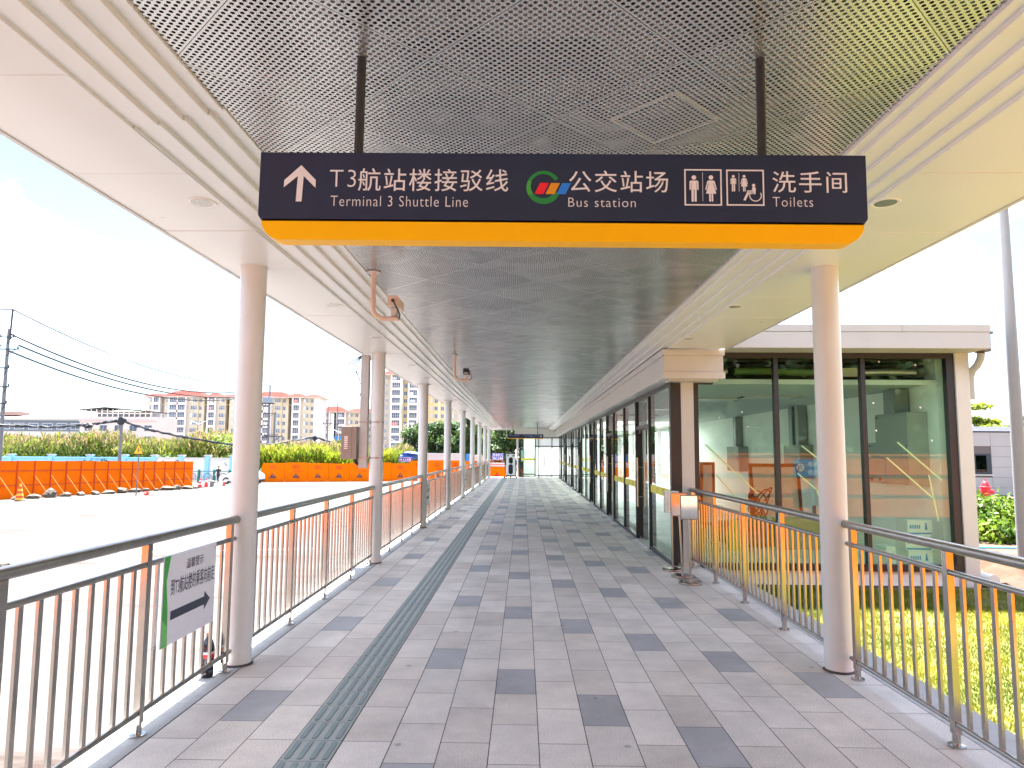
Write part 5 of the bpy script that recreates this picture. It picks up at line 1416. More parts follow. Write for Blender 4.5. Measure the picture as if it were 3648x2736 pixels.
MB().box(-8.8, 12, 0, 12, 0, 13.6).box(-6, 9, 3, 9, 13.6, 15.2).build('wall', mat('pale_pink_render', (.42, .41, .46), .85, var=.05, vscale=.2), pb)
MB().extrude([(-9, -.5, 15.3), (-2, -.5, 16.0), (11, -.5, 14.9), (11, 9, 14.9), (-2, 9, 16.0), (-9, 9, 15.3)], (0, 0, .25)).build('terrace_canopy', mat('dark_canopy', (.03, .035, .05), .6), pb)
mb = MB()
for i in range(14): mb.tube((-8.8+1.5*i, -.2, 13.6), (-8.8+1.5*i, -.2, 15.6), .14, n=6)
mb.box(-8.8, 11, -.25, -.15, 14.4, 14.6); mb.build('terrace_railing', mat('pale_rail', (.55, .56, .6), .6), pb)
MB().box(-9, 12.1, -.25, 0, 12.2, 12.6).build('red_band', mat('faded_red_band', (.42, .33, .36), .8), pb)
for fl in range(4):
    for i in range(5):
        mb = MB(); x_ = -7.5+4.1*i; z_ = 9.6-fl*3.0; mb.mi(1).box(x_, x_+2.2, -.08, 0, z_, z_+1.8); mb.mi(0).box(x_+.12, x_+1.03, -.12, -.08, z_+.12, z_+1.68); mb.mi(0).box(x_+1.13, x_+2.08, -.12, -.08, z_+.12, z_+1.68); mb.build('window', [WGL, WFR], pb)

# ------------------------------------------------------------------ poles, wires, lamps, signs of the left background
def upole(x, y, z, h, r0, r1, arms, label, ext=None, extra=None):
    t = thing('utility_pole', label, 'utility pole', (x, y, z), 0, 'concrete utility poles with crossarms')
    MB().tube((0, 0, 0), (0, 0, h), r0, r1, n=14).build('shaft', POLEC, t, smooth=True)
    for zz, w, off in arms:
        mb = MB(); mb.box(off-w/2, off+w/2, -r1*1.6, -r1*1.0, zz, zz+.11)
        for s in (-.45, .45): mb.lathe([(.0, .11), (.07, .11), (.05, .18), (.08, .22), (.04, .32), (0, .33)], (off+s*w, -r1*1.3, zz), 8)
        mb.build('crossarm', DKMETAL, t)
        MB().tube((off+w*.32, -r1*1.3, zz), (0, -r1*1.1, zz-.55), .035, n=6).build('brace', DKMETAL, t)
    if ext: MB().tube((ext[0], -r1, h-.9), (ext[0]+.08, -r1, h+ext[1]), .085, n=8).build('steel_extension', DKMETAL, t)
    return t
upole(-46.45, 62, -1.3, 13.7, .20, .125, [(12.9, 1.3, .0), (11.8, 1.9, .2), (10.1, 1.2, -.2), (8.4, 1.0, 0), (6.9, .8, 0)], 'tall concrete utility pole with dark crossarms at the far left edge', (.22, 1.75))
PB = 110
def PXY(px, py, y): return ((px-1824)/2505*y-.0163*y, y, 1.6+(1611.8+(px-1824)*.0063-py)/2505*y)
P1 = PXY(916, 1377, PB); P2 = PXY(954, 1371, PB); P3 = PXY(975, 1470, 100); P4 = PXY(1166, 1441, 125); P5 = PXY(1200, 1433, 125)
for p, r, arms, lb in ((P1, .22, [(10.6, 1.8, .3), (7.5, 2.6, .4), (5.6, 2.4, .4)], 'slim grey utility pole just right of the nearest column'),
                       (P2, .24, [(9.4, 2.0, .2), (6.0, 2.2, .5)], 'utility pole carrying a boxed transformer in front of the wide apartments'),
                       (P3, .22, [(5.4, 2.6, 0), (4.3, 2.4, .1)], 'shorter utility pole with a hanging black cable in front of the wide apartments'),
                       (P4, .16, [(8.6, 1.6, 0)], 'thin utility pole in front of the gap between the apartment blocks'),
                       (P5, .17, [(8.5, 1.4, -.3), (6.6, 1.8, 0)], 'thin utility pole with lamps in front of the lower apartments')):
    zb = G(p[0], p[1])
    t = upole(p[0], p[1], zb, p[2]-zb, r, r*.6, arms, lb)
    if p is P2:
        mb = MB(); mb.box(-1.2, 1.0, -.5, -.25, p[2]-zb-3.0, p[2]-zb-2.85)
        mb.build('platform', DKMETAL, t); MB().box(-.9, .7, -.7, -.2, p[2]-zb-2.84, p[2]-zb-1.9).build('transformer', mat('transformer_grey', (.25, .30, .36), .5), t, bevel=.05)
    if p is P3: MB().path([(.8, -.4, 4.9), (.95, -.4, 4.0), (.75, -.4, 2.4), (.6, -.4, -.2)], .06, 6).build('drop_cable', CABLE, t, smooth=True)
def wire(a, b, sag, r, label, m=CABLE, n=28, group='overhead wires from the far left pole'):
    a, b = Vector(a), Vector(b); pts = []
    for i in range(n+1):
        t_ = i/n; p = a.lerp(b, t_); p.z -= sag*4*t_*(1-t_); pts.append(p-a)
    o = MB().path(pts, r, 5).build('overhead_wire', m, None, smooth=True); o.location = a
    tag(o, label, 'wire', group)
WIREM = mat('pale_wire', (.10, .11, .14), .6)
wire((-46.2, 61.9, 14.2), P2, 2.2, .06, 'uppermost thin overhead wire running from the tip of the far left pole', WIREM)
wire((-46.1, 61.8, 11.9), (P1[0], P1[1], P1[2]-.3), 2.4, .085, 'upper of the three grouped overhead wires from the far left pole')
wire((-45.3, 61.8, 10.9), (P1[0]+.6, P1[1], P1[2]-1.0), 2.2, .085, 'middle of the three grouped overhead wires from the far left pole')
wire((-46.2, 61.8, 10.4), (P1[0]-.6, P1[1], P1[2]-1.3), 2.3, .085, 'lowest of the three grouped overhead wires from the far left pole')
wire((-70, 50, 13.6), (-46.2, 61.9, 14.2), .8, .06, 'thin overhead wire entering from the left to the tip of the pole', WIREM)
wire((-75, 52, 10.5), (-46.9, 61.8, 10.9), 1.0, .08, 'short overhead wire entering from the left edge below the pole top')
# low thick bundled cable, carried by two short posts
for px, y, lb in ((423, 60, 'short concrete cable post behind the orange hoarding'), (1123, 92, 'short concrete cable post behind the bright reeds')):
    p = PXY(px, 1492 if px < 500 else 1557, y); zb = G(p[0], y)
    t = thing('cable_post', lb, 'post', (p[0], y, zb), 0, 'cable posts')
    MB().tube((0, 0, 0), (0, 0, p[2]-zb), .15, .12, n=10).build('shaft', POLEC, t, smooth=True)
    MB().blob((0, -.1, p[2]-zb-.15), (.34, .2, .32), px, 2, .3).build('cable_joint', CABLE, t, smooth=True)
def bundle(pts, label, r=.075):
    base = Vector(pts[0]); g = random.Random(len(pts))
    t = thing('cable_bundle', label, 'cable', base, 0, 'thick black cable bundles')
    for s in range(3):
        q = []
        for a, b in zip(pts[:-1], pts[1:]):
            for i in range(8):
                p = Vector(a).lerp(Vector(b), i/8); q.append(p-base+Vector((0, g.uniform(-.05, .05), g.uniform(-.05, .05)+.04*(s-1))))
        q.append(Vector(pts[-1])-base)
        MB().path(q, [r*(.6+.5*g.random()) for _ in q], 6).build('strand', CABLE, t, smooth=True)
    return t
b1 = bundle([PXY(-60, 1514, 58), PXY(60, 1517, 59), PXY(170, 1521, 59.5), PXY(290, 1513, 59.8), PXY(345, 1507, 60), PXY(422, 1497, 60)], 'thick black cable bundle sagging from the left edge to the short post')
for px, py in ((285, 1514), (300, 1519), (312, 1516)):
    p = Vector(PXY(px, py, 59.7))-b1.location
    MB().blob(p, (.26, .16, .18), px, 1, .3).build('splice', CABLE, b1, smooth=True)
b2 = bundle([PXY(422, 1497, 60), PXY(480, 1518, 62), PXY(545, 1535, 65), PXY(650, 1557, 68), PXY(810, 1583, 72), PXY(905, 1588, 78), PXY(980, 1582, 84), PXY(1060, 1568, 88), PXY(1123, 1556, 92)], 'thick black cable bundle running right from the short post behind the column')
for px, py, y in ((525, 1530, 64), (545, 1535, 65), (1034, 1577, 87)):
    p = Vector(PXY(px, py, y))-b2.location; MB().blob(p, (.32, .2, .15), px, 1, .3).build('splice', CABLE, b2, smooth=True)
bundle([PXY(1123, 1556, 92), PXY(1165, 1572, 94), PXY(1245, 1579, 98), PXY(1330, 1580, 102)], 'thick black cable bundle right of the second cable post', .09)

def lamp(px, pytop, pyb, y, arm, label, r=.07):
    a, b = PXY(px, pytop, y), PXY(px, pyb, y); zb = G(a[0], y)
    t = thing('street_lamp', label, 'street lamp', (a[0], y, zb), 0, 'white street lamps')
    h = a[2]-zb
    MB().tube((0, 0, 0), (0, 0, h), r, r*.6, n=10).build('shaft', WHITE, t, smooth=True)
    for s in arm:
        MB().tube((0, 0, h-.5), (s, 0, h-.1), .045, n=6).build('arm', WHITE, t)
        MB().box(min(s, s*1.45), max(s, s*1.45), -.1, .1, h-.14, h-.06).build('lamp_head', WHITE, t)
    return t
lamp(703, 1497, 1600, 88, (-1.0, .8), 'white two armed street lamp in front of the wide apartments')
lamp(1206, 1525, 1610, 80, (-.7,), 'white street lamp left of the grey control cabinet')
lamp(1409, 1560, 1610, 95, (-.6,), 'white street lamp between the second and third left columns')
lamp(1439, 1507, 1610, 105, (.5,), 'tallest white street lamp beside the blue pillar sign')
lamp(1453, 1568, 1615, 100, (-.6,), 'short white street lamp just left of the third column')
# signal mast
p = PXY(1559, 1574, 92); zb = G(p[0], 92)
t = thing('traffic_signal', 'white traffic signal mast with a long arm behind the fourth left column', 'traffic signal', (p[0], 92, zb))
MB().tube((0, 0, 0), (0, 0, p[2]-zb), .11, .09, n=10).build('shaft', WHITE, t, smooth=True)
MB().tube((0, 0, p[2]-zb-.1), (3.0, 0, p[2]-zb+.05), .07, .05, n=8).build('arm', WHITE, t, smooth=True)
sg_ = MB().box(-.55, -.12, -.15, .1, 1.9, 2.9).build('signal_head', mat('signal_housing', (.16, .06, .055), .5), t, bevel=.03)
MB().disc((-.33, -.155, 2.62), .13, '-y', 14).build('signal_lens', mat('signal_red', (.6, .05, .04), .3), sg_)
# blue signs
BLUE = mat('sign_blue', (.008, .22, .62), .5, var=.05)
p = PXY(1463, 1577, 98)
t = thing('pillar_sign', 'tall blue pillar sign beside the third left column', 'sign', (p[0]-.1, 98, G(p[0], 98)))
MB().box(-.58, .20, -.15, .15, 0, 2.75+1.6-1.6+1.45).build('sign_body', BLUE, t); MB().box(.205, .62, -.12, .12, 0, 4.1).build('side_fin', mat('sign_blue_light', (.02, .38, .78), .5), t)
lettering('停\n车', .9, LETTER, t, (-.2, -.16, 2.6), width=.35, align='C')
p = PXY(1208, 1566, 100)
t = thing('direction_sign', 'blue road direction sign standing in the reeds left of the control cabinet', 'sign', (p[0], 100, G(p[0], 100)))
MB().box(-.62, .62, -.04, .04, p[2]-G(p[0], 100)-.45, p[2]-G(p[0], 100)+.45).build('sign_plate', BLUE, t); MB().tube((.2, .06, 0), (.2, .06, 3.0), .06, n=8).build('post', POLEC, t)
def banner(px0, px1, py0, py1, y, txt, label):
    a, b = PXY(px0, py1, y), PXY(px1, py0, y)
    t = thing('banner_board', label, 'banner', (a[0], y, a[2]), 0, 'blue site banners')
    w, h = b[0]-a[0], b[2]-a[2]
    MB().box(0, w, 0, .05, 0, h).build('board', mat('banner_blue', (.02, .06, .42), .5), t)
    mb = MB(); n = int(w/.14)
    for i in range(n):
        for z0 in (.0, h*.86): mb.poly([(i*w/n, -.003, z0), (i*w/n+.07, -.003, z0), (i*w/n+.11, -.003, z0+h*.13), (i*w/n+.04, -.003, z0+h*.13)])
    mb.build('stripe_border', LETTER, t)
    lettering(txt, h*.52, LETTER, t, (w/2, -.004, h*.24), width=w*.88, align='C', bold=.02)
    MB().box(.05, .12, .06, .12, -2.2, 0).build('leg', POLEC, t); MB().box(w-.12, w-.05, .06, .12, -2.2, 0).build('leg', POLEC, t)
banner(1402, 1471, 1629, 1645, 71, '安全用电 人人有责', 'blue site banner with white slogan above the orange barriers, left of the third column')
banner(1755, 1797, 1615, 1626, 53, '安全施工', 'upper blue banner left of the charger')
banner(1755, 1796, 1628, 1638, 52, '文明 人人有责', 'lower blue banner left of the charger')
p = PXY(1462, 1622, 73)
t = MB().blob((0, 0, 0), (1.2, .7, .30), 5, 3, .35).build('tarpaulin', mat('blue_tarpaulin', (.02, .09, .32), .5, bump=.8, bscale=4), None, smooth=True); t.location = p
tag(t, 'crumpled blue tarpaulin heaped above the blue slogan banner', 'tarpaulin')
t = thing('site_container', 'long white ribbed site container behind the barriers and the fourth column', 'container', (-9.2, 80, -1.5))
MB().box(-1.9, 1.95, 0, 2.4, 0, 2.86).build('container_body', mat('container_white', (.66, .61, .60), .6, var=.04), t)
MB().box(-1.95, 2.0, -.05, 2.45, 2.862, 2.95).build('roof_rim', WHITE, t)
mb = MB()
for i in range(18): mb.box(-1.8+.205*i, -1.72+.205*i, -.03, -.001, .1, 2.8)
mb.build('ribs', mat('container_rib', (.60, .52, .51), .6), t)
t = thing('site_container', 'white site cabin with a blue end beyond the fifth left column', 'container', (-4.9, 74, -1.4))
MB().box(-.7, 2.6, 0, 2, 0, 2.7).build('container_body', WHITE, t); MB().box(-1.1, -.702, 0, 2, 0, 2.8).build('blue_end', BLUE, t)
mb = MB()
for i in range(3): mb.box(-.3+.9*i, .2+.9*i, -.02, -.001, 1.3, 2.1)
mb.build('window', DGLASS, t)

# warning sign of a side road
p = PXY(495, 1748, 37.0)
zb = G(p[0], 37.0)
t = thing('road_sign', 'yellow triangular side road warning sign on a grey post before the orange hoarding', 'road sign', (-18.5+.0, 33.6, G(-18.5, 33.6)))
t.location = (PXY(490, 1700, 37.5)[0], 37.5, G(-20.5, 37.5)); t.location.x = PXY(490, 1700, 37.5)[0]
h = 1.6+(1603-1577)/2505*37.5-t.location.z
MB().tube((0, 0, 0), (.02, 0, h-.5), .035, n=10).build('post', POLEC, t, smooth=True)
s = .30; hz = h-.62
def tri(k, y, m, nm): return MB().extrude([(-k*s+.02, y, hz+.62*(1-k)*.33), (k*s+.02, y, hz+.62*(1-k)*.33), (.02, y, hz+.62-.62*(1-k)*.62)], (0, .004, 0)).build(nm, m, t)
pl = tri(1.0, -.045, mat('sign_black', (.05, .03, .01), .5), 'sign_border'); pl2 = tri(.80, -.0495, mat('sign_yellow', (.90, .50, .01), .45), 'sign_face')
mb = MB(); mb.box(-.015, .025, -.054, -.0497, hz+.10, hz+.34); mb.box(.0252, .13, -.054, -.0497, hz+.20, hz+.235); mb.build('side_road_symbol', INK, t)

# cones
CR = mat('cone_red', (.72, .03, .025), .5, var=.08); CW = mat('cone_white', (.72, .70, .70), .5, var=.05)
def cone(x, y, h, bands, label, cm=CR, cw=CW, round_=False, group='traffic cones'):
    t = thing('traffic_cone', label, 'traffic cone', (x, y, G(x, y)+.002), 0, group)
    r0, r1 = h*.23, h*.05
    mb = MB()
    for i in range(len(bands)-1):
        z0, z1, m_ = bands[i][0], bands[i+1][0], bands[i][1]
        f = lambda z: r0+(r1-r0)*z
        mb.mi(m_).lathe([(f(z0), .03+z0*(h-.03)), (f(z1), .03+z1*(h-.03))], n=18)
    mb.mi(0).lathe([(r1, h), (0, h+.004)], n=18)
    mb.build('cone_body', [cm, cw], t, smooth=True)
    if round_: MB().lathe([(0, 0), (h*.27, 0), (h*.27, .035), (h*.22, .05), (0, .05)], n=20).build('base', RUBBER, t)
    else: MB().box(-h*.3, h*.3, -h*.3, h*.3, 0, .035).build('base', RUBBER, t, bevel=.01)
cone(-22.5, 49.1, .66, [(0, 0), (.32, 1), (.44, 0), (.46, 0), (.6, 1), (.8, 0), (1, 0)], 'left of the two tall red and white cones beyond the end of the hoarding')
cone(-22.6, 50.3, .64, [(0, 0), (.55, 1), (.8, 0), (1, 0)], 'right of the two tall red and white cones beyond the end of the hoarding')
cone(-22.6, 53.3, .42, [(0, 0), (.75, 0), (1, 0)], 'small plain red cone beside the nearest column')
cone(-22.9, 32.0, .78, [(0, 1), (.16, 0), (.28, 1), (.42, 0), (.56, 1), (.7, 0), (.84, 1), (1, 0)], 'yellow cone with red bands standing against the left part of the hoarding', mat('cone_band_red', (.62, .06, .02), .5), mat('cone_yellow', (.80, .45, .04), .5), True)
t = MB().lathe([(0, 0), (.26, 0), (.26, .04), (.16, .06), (.13, .30), (.15, .42), (.09, .46), (0, .46)], n=16).build('bollard_base', POLEC, None, smooth=True)
t.location = (-22.45, 50.9, G(-22.45, 50.9)); tag(t, 'grey concrete bollard stump roped between the red cones', 'bollard')
rp_ = MB().path([Vector((-22.6, 50.3, G(-22.6, 50.3)+.6))-Vector((-22.6, 50.3, 0)), (.1, .3, G(-22.5, 50.6)+.5), (.15, .6, G(-22.45, 50.9)+.45), (.3, 1.6, -.75), (.5, 2.4, -.62), (.9, 3.2, -.45)], .022, 6).build('barrier_rope', mat('pale_rope', (.66, .55, .45), .8), None)
rp_.location = (-22.6, 50.3, 0); tag(rp_, 'pale rope slung from the red and white cone over the bollard stump', 'rope')
t = thing('rubble_heap', 'small red and white rubble at the foot of the yellow road sign', 'rubble', (-20.2, 37.9, G(-20.2, 37.9)))
MB().blob((0, 0, .08), (.2, .16, .14), 3, 2, .3).build('red_rubble', mat('red_rubble', (.55, .06, .04), .8), t); MB().blob((.22, .05, .06), (.22, .14, .09), 4, 2, .3).build('white_rubble', mat('white_rubble', (.6, .56, .55), .8), t)
t = MB().blob((0, 0, .05), (.13, .12, .08), 44, 2, .2).build('rock', ROCK, None); t.location = (-8.75, 11.9, G(-8.75, 11.9)-.03); tag(t, 'lone grey stone on the bare forecourt at the left edge', 'rock')

# green fence
gf = thing('park_fence', 'low dark green ornamental fence behind the red cones', 'fence', (-29.5, 61.5, G(-29.5, 61.5)))
GF = mat('fence_green', (.015, .13, .115), .5, var=.1)
for i in range(7): 
    MB().box(-1.6+1.35*i, -1.42+1.35*i, -.08, .08, 0, 1.12).build('post', GF, gf); MB().lathe([(0, 1.12), (.10, 1.12), (.05, 1.2), (0, 1.28)], (-1.51+1.35*i, 0, 0), 8).build('post_cap', GF, gf)
MB().box(-1.5, 6.7, -.025, .025, .98, 1.03).build('top_rail', GF, gf); MB().box(-1.5, 6.7, -.025, .025, .12, .17).build('bottom_rail', GF, gf)
mb = MB()
for i in range(60): mb.box(-1.4+.135*i, -1.38+.135*i, -.012, .012, .17, .98 if (i % 10) in (0, 1, 9) else .60+.1*math.sin(i))
for i in range(6):
    for k_ in range(14):
        a0, a1 = math.pi*k_/14, math.pi*(k_+1)/14; c = -.75+1.35*i
        mb.quad(*[(c+r*math.cos(a), 0, .5+r*math.sin(a)) for r, a in ((.36, a0), (.36, a1), (.30, a1), (.30, a0))])
mb.build('infill', GF, gf)

# ------------------------------------------------------------------ people
def human(name, label, loc, rotz, J, mats, hair, scale=1.0):
    """J: joint name -> (x,y,z), radius; one skinned body, coloured by garment; hair is its own piece"""
    t = thing(name, label, 'person', loc, rotz); t.scale = (scale, scale, scale)
    names = list(J); idx_ = {n: i for i, n in enumerate(names)}
    E = [('pelvis', 'belly'), ('belly', 'chest'), ('chest', 'neck'), ('neck', 'head0'), ('head0', 'head1'), ('head1', 'head2')]
    for s in 'LR':
        E += [('pelvis', 'hip'+s), ('hip'+s, 'knee'+s), ('knee'+s, 'ankle'+s), ('ankle'+s, 'toe'+s), ('chest', 'sh'+s), ('sh'+s, 'el'+s), ('el'+s, 'wr'+s), ('wr'+s, 'palm'+s)]
        for f in range(5): E.append(('palm'+s if f else 'wr'+s, 'f%d%s' % (f, s)))
    for s in 'LR':
        wv, pv = Vector(J['wr'+s][0]), Vector(J['palm'+s][0]); d = (pv-wv).normalized(); sd = d.cross(Vector((1, 0, 0))).normalized()
        for f in range(1, 5):
            nm = 'f%d%s' % (f, s); names.append(nm); idx_[nm] = len(names)-1
            J[nm] = (tuple(pv+d*(.075, .085, .08, .06)[f-1]+sd*(f-2.5)*.021+Vector((0, -.02, 0))), .008)
        nm = 'f0%s' % s; names.append(nm); idx_[nm] = len(names)-1
        J[nm] = (tuple(wv+d*.07+sd*-.05+Vector((0, -.02, 0))), .009)
    me = bpy.data.meshes.new('body'); me.from_pydata([J[n][0] for n in names], [(idx_[a], idx_[b]) for a, b in E], [])
    o = bpy.data.objects.new('body', me); C.objects.link(o)
    o.modifiers.new('skin', 'SKIN'); sv = me.skin_vertices[0].data
    for i, n in enumerate(names):
        r = J[n][1]; sv[i].radius = r if isinstance(r, tuple) else (r, r)
    sv[0].use_root = True
    ss = o.modifiers.new('sub', 'SUBSURF'); ss.levels = 1; ss.render_levels = 1
    dg = bpy.context.evaluated_depsgraph_get(); m2 = bpy.data.meshes.new_from_object(o.evaluated_get(dg))
    bpy.data.objects.remove(o)
    m2.materials.clear()
    for m_ in mats: m2.materials.append(m_)
    belt = J['belly'][0][2]-.06; neck = J['neck'][0][2]-.01
    for pgn in m2.polygons:
        c = pgn.center; m_ = 0
        arm = min((Vector(c)-Vector(J['el'+s][0])).length for s in 'LR')
        fore = min(min((Vector(c)-Vector(J['wr'+s][0]).lerp(Vector(J['el'+s][0]), k_)).length for k_ in (-.4, 0, .3, .6, .85)) for s in 'LR')
        if fore < .085: m_ = 0
        elif c.z > neck: m_ = 0
        elif c.z > belt: m_ = 1
        elif c.z > .09: m_ = 2
        else: m_ = 3
        pgn.material_index = m_
        pgn.use_smooth = True
    bd = link('body', m2, t)
    h0, h1, h2_ = (Vector(J[k_][0]) for k_ in ('head0', 'head1', 'head2'))
    c = h1.lerp(h2_, .35)
    mb = MB(); mb.blob((c.x, c.y+hair[1], c.z+.025), (.088, .098, .10), 2, 2, .05)
    mb.build('hair', mat('black_hair', (.012, .011, .012), .6), bd, smooth=True)
    if hair[1] > 0:
        mb = MB(); mb.blob((h1.x, h1.y-.092, h1.z-.005), (.015, .02, .022), 1, 1, 0); mb.build('nose', mats[0], bd, smooth=True)
        mb = MB()
        for s in (-1, 1): mb.blob((h1.x+s*.033, h1.y-.083, h1.z+.03), (.013, .006, .007), 1, 1, 0)
        mb.box(h1.x-.03, h1.x+.03, h1.y-.090, h1.y-.08, h1.z-.055, h1.z-.048)
        mb.build('face_features', mat('dark_features', (.05, .03, .025), .6), bd)
    return t
def pose(step=.0, armsw=.0, face=1):
    J = {'pelvis': ((0, 0, .93), (.15, .11)), 'belly': ((0, 0, 1.08), (.14, .10)), 'chest': ((0, .0, 1.30), (.155, .11)), 'neck': ((0, 0, 1.47), .055),
         'head0': ((0, -.01*face, 1.53), .062), 'head1': ((0, -.015*face, 1.62), .086), 'head2': ((0, -.01*face, 1.70), .066)}
    for s, k in (('L', 1), ('R', -1)):
        st_ = step*k
        J['hip'+s] = ((.09*k, 0, .88), .095); J['knee'+s] = ((.09*k, -.5*st_*face, .49), .062); J['ankle'+s] = ((.085*k, -st_*face+(.05*face if st_ < 0 else 0), .09 if st_ >= 0 else .15), .042)
        J['toe'+s] = ((.10*k, -st_*face-.13*face, .035 if st_ >= 0 else .06), (.04, .032))
        J['sh'+s] = ((.18*k, 0, 1.40), .062); J['el'+s] = ((.235*k, .02+armsw*k, 1.13), .045); J['wr'+s] = ((.225*k, -.08*face+armsw*1.6*k, .90), .03); J['palm'+s] = ((.22*k, -.10*face+armsw*1.8*k, .835), (.042, .018))
    return J
SKIN = mat('skin', (.50, .32, .23), .55)
human('person', 'person in a black T-shirt and dark trousers walking by the low green fence', (PXY(781, 1700, 60)[0], 60, G(-26, 60)), 0, pose(.18, .06), [SKIN, mat('black_tshirt', (.012, .014, .022), .8), mat('dark_trousers', (.016, .020, .032), .8), RUBBER], (0, .022), .84)
bp_ = human('person', 'person seen from behind in grey shirt with dark bag, right of the nearest column', (PXY(906, 1700, 62)[0], 62, G(-24, 62)), 0, pose(.10, .03, -1), [SKIN, mat('slate_shirt', (.16, .17, .24), .8), mat('navy_trousers', (.03, .04, .07), .8), RUBBER], (0, -.012), .84)
MB().path([(.17, -.02, 1.46), (.08, -.135, 1.33), (-.06, -.14, 1.15), (-.17, -.1, 1.0)], .018, 6).build('bag_strap', RUBBER, bp_); MB().box(-.28, -.14, -.16, .02, .82, 1.02).build('shoulder_bag', mat('dark_bag', (.03, .03, .045), .7), bp_, bevel=.03)

# ------------------------------------------------------------------ white car behind the nearest column
car = thing('parked_car', 'white hatchback half hidden behind the nearest column', 'car', (PXY(857, 1720, 58)[0], 58.6, G(-23.5, 58)))
CAR = mat('car_white_paint', (.74, .74, .76), .22, spec=.6)
prof = [(-1.62, .22), (-1.66, .42), (-1.60, .60), (-1.15, .74), (-.90, .80), (-.32, 1.20), (.10, 1.30), (.75, 1.28), (1.25, 1.08), (1.52, .84), (1.62, .60), (1.64, .36), (1.58, .22)]
def carsec(y, k, top):
    return [(x, y, z if z < .78 else .78+(z-.78)*top) for x, z in prof]
secs = [[(x*.97, y, z) for x, y, z in carsec(-.72, 1, .0)], carsec(-.74, 1, .35), [(x if z < .85 else x*.93, y, z) for x, y, z in carsec(-.56, 1, .97)], carsec(0, 1, 1.03), [(x if z < .85 else x*.93, y, z) for x, y, z in carsec(.56, 1, .97)], carsec(.74, 1, .35)]
mb = MB(); n = len(prof); vs = [p for s_ in secs for p in s_]; fs = []
for i in range(len(secs)-1):
    for k in range(n): fs.append((i*n+k, i*n+(k+1) % n, (i+1)*n+(k+1) % n, (i+1)*n+k))
fs += [tuple(range(n)), tuple(range((len(secs)-1)*n, len(secs)*n))[::-1]]
mb.add(vs, fs); mb.build('body', CAR, car, smooth=True, angle=40)
for s in (-1, 1):
    MB().poly([(-.62, s*.70, .86), (-.20, s*.64, 1.14), (.14, s*.62, 1.19), (.14, s*.70, .86)][::s]).build('side_window', DGLASS, car)
    MB().poly([(.20, s*.70, .86), (.20, s*.62, 1.19), (.72, s*.62, 1.17), (1.10, s*.68, .90)][::s]).build('side_window', DGLASS, car)
    MB().box(-1.58, -1.30, s*.58-.1, s*.58+.1, .52, .64).build('headlight', mat('lamp_glass', (.6, .62, .65), .1), car, bevel=.03)
    for xw in (-1.05, 1.10):
        w = MB().tube((xw, s*.60, .27), (xw, s*.76, .27), .27, n=22).build('wheel', RUBBER, car, smooth=True)
        MB().tube((xw, s*.762, .27), (xw, s*.775, .27), .17, n=18).build('rim', mat('wheel_rim', (.45, .45, .47), .35, .8), w)
MB().box(1.60, 1.68, -.66, .66, .20, .40).build('bumper', RUBBER, car, bevel=.02)

# ------------------------------------------------------------------ right side
lp = thing('lamp_post', 'tall plain white steel lamp post at the right edge beyond the lawn', 'lamp post', (7.42, 10.7, -.25))
MB().tube((0, 0, 0), (0, 0, 9.2), .098, .05, n=24).build('shaft', mat('pale_galvanised_post', (.24, .24, .25), .45, var=.06, vscale=3), lp, smooth=True)
MB().lathe([(0, 0), (.2, 0), (.2, .02), (.1, .03), (0, .03)], n=24).build('base_plate', POLEC, lp); MB().box(-.5, .1, -.09, .09, 9.2, 9.3).build('lamp_head', WHITE, lp)
gb = thing('panel_building', 'single storey building clad in large grey panels behind the hedge', 'building', (22.0, 34, -.3))
GP = mat('grey_cladding_panel', (.40, .39, .40), .6, var=.05, vscale=.8)
MB().box(-7, 10, .03, 8, 0, 3.0).build('wall', mat('cladding_joint', (.14, .12, .12), .8), gb)
mb = MB()
for i in range(-7, 10):
    for j in range(7):
        x_, z_ = .29+.985*i, -.12+.49*j
        if i == -1 and j in (2, 3, 4): continue
        z0, z1 = max(0, z_)+.006, min(z_+.49, 3.0)-.006
        if j == 5: z1 = 2.99
        if j == 6: continue
        mb.box(x_+.007, x_+.978, 0, .0295, z0, z1)
mb.build('cladding', GP, gb)
MB().box(-7.1, 10.1, -.08, 8, 3.05, 3.27).build('parapet_cap', mat('pale_blue_cap', (.55, .60, .74), .5), gb)
fr_ = MB().box(-.68, .27, -.0, .03, 1.02, 1.98).build('window', mat('window_frame_dark', (.03, .04, .06), .4), gb)
MB().box(-.45, .05, -.006, -.0005, 1.10, 1.90).build('pane', DGLASS, fr_); MB().box(-.74, .34, -.03, -.0, .94, 1.0).build('sill', WHITE, fr_)
ac = thing('air_conditioner', 'white outdoor air conditioner unit on the grey panel wall', 'air conditioner', (23.75, 33.7, .42))
MB().box(-.32, .34, -.02, .28, -.25, .24).build('casing', mat('ac_white', (.66, .65, .64), .5), ac, bevel=.01)
MB().disc((.08, -.024, 0), .20, '-y', 28).build('fan_grille', mat('ac_dark', (.05, .055, .06), .5), ac)
mb = MB()
for i in range(6): mb.box(-.30, -.17, -.026, -.0205, -.20+.07*i, -.16+.07*i)
mb.build('vent', mat('ac_dark', (.05, .055, .06), .5), ac); mb = MB(); mb.box(-.30, -.26, -.02, .28, -.30, -.252); mb.box(.26, .30, -.02, .28, -.30, -.252); mb.build('bracket', DKMETAL, ac)
MB().path([(-.05, 0, .24), (.2, 0, .40), (.5, 0, .52)], .02, 6).build('pipe', WHITE, ac)
hy = thing('fire_hydrant', 'red fire hydrant rising above the hedge on the right', 'hydrant', (12.9, 20, -.3))
HR = mat('hydrant_red', (.55, .015, .03), .4, var=.08)
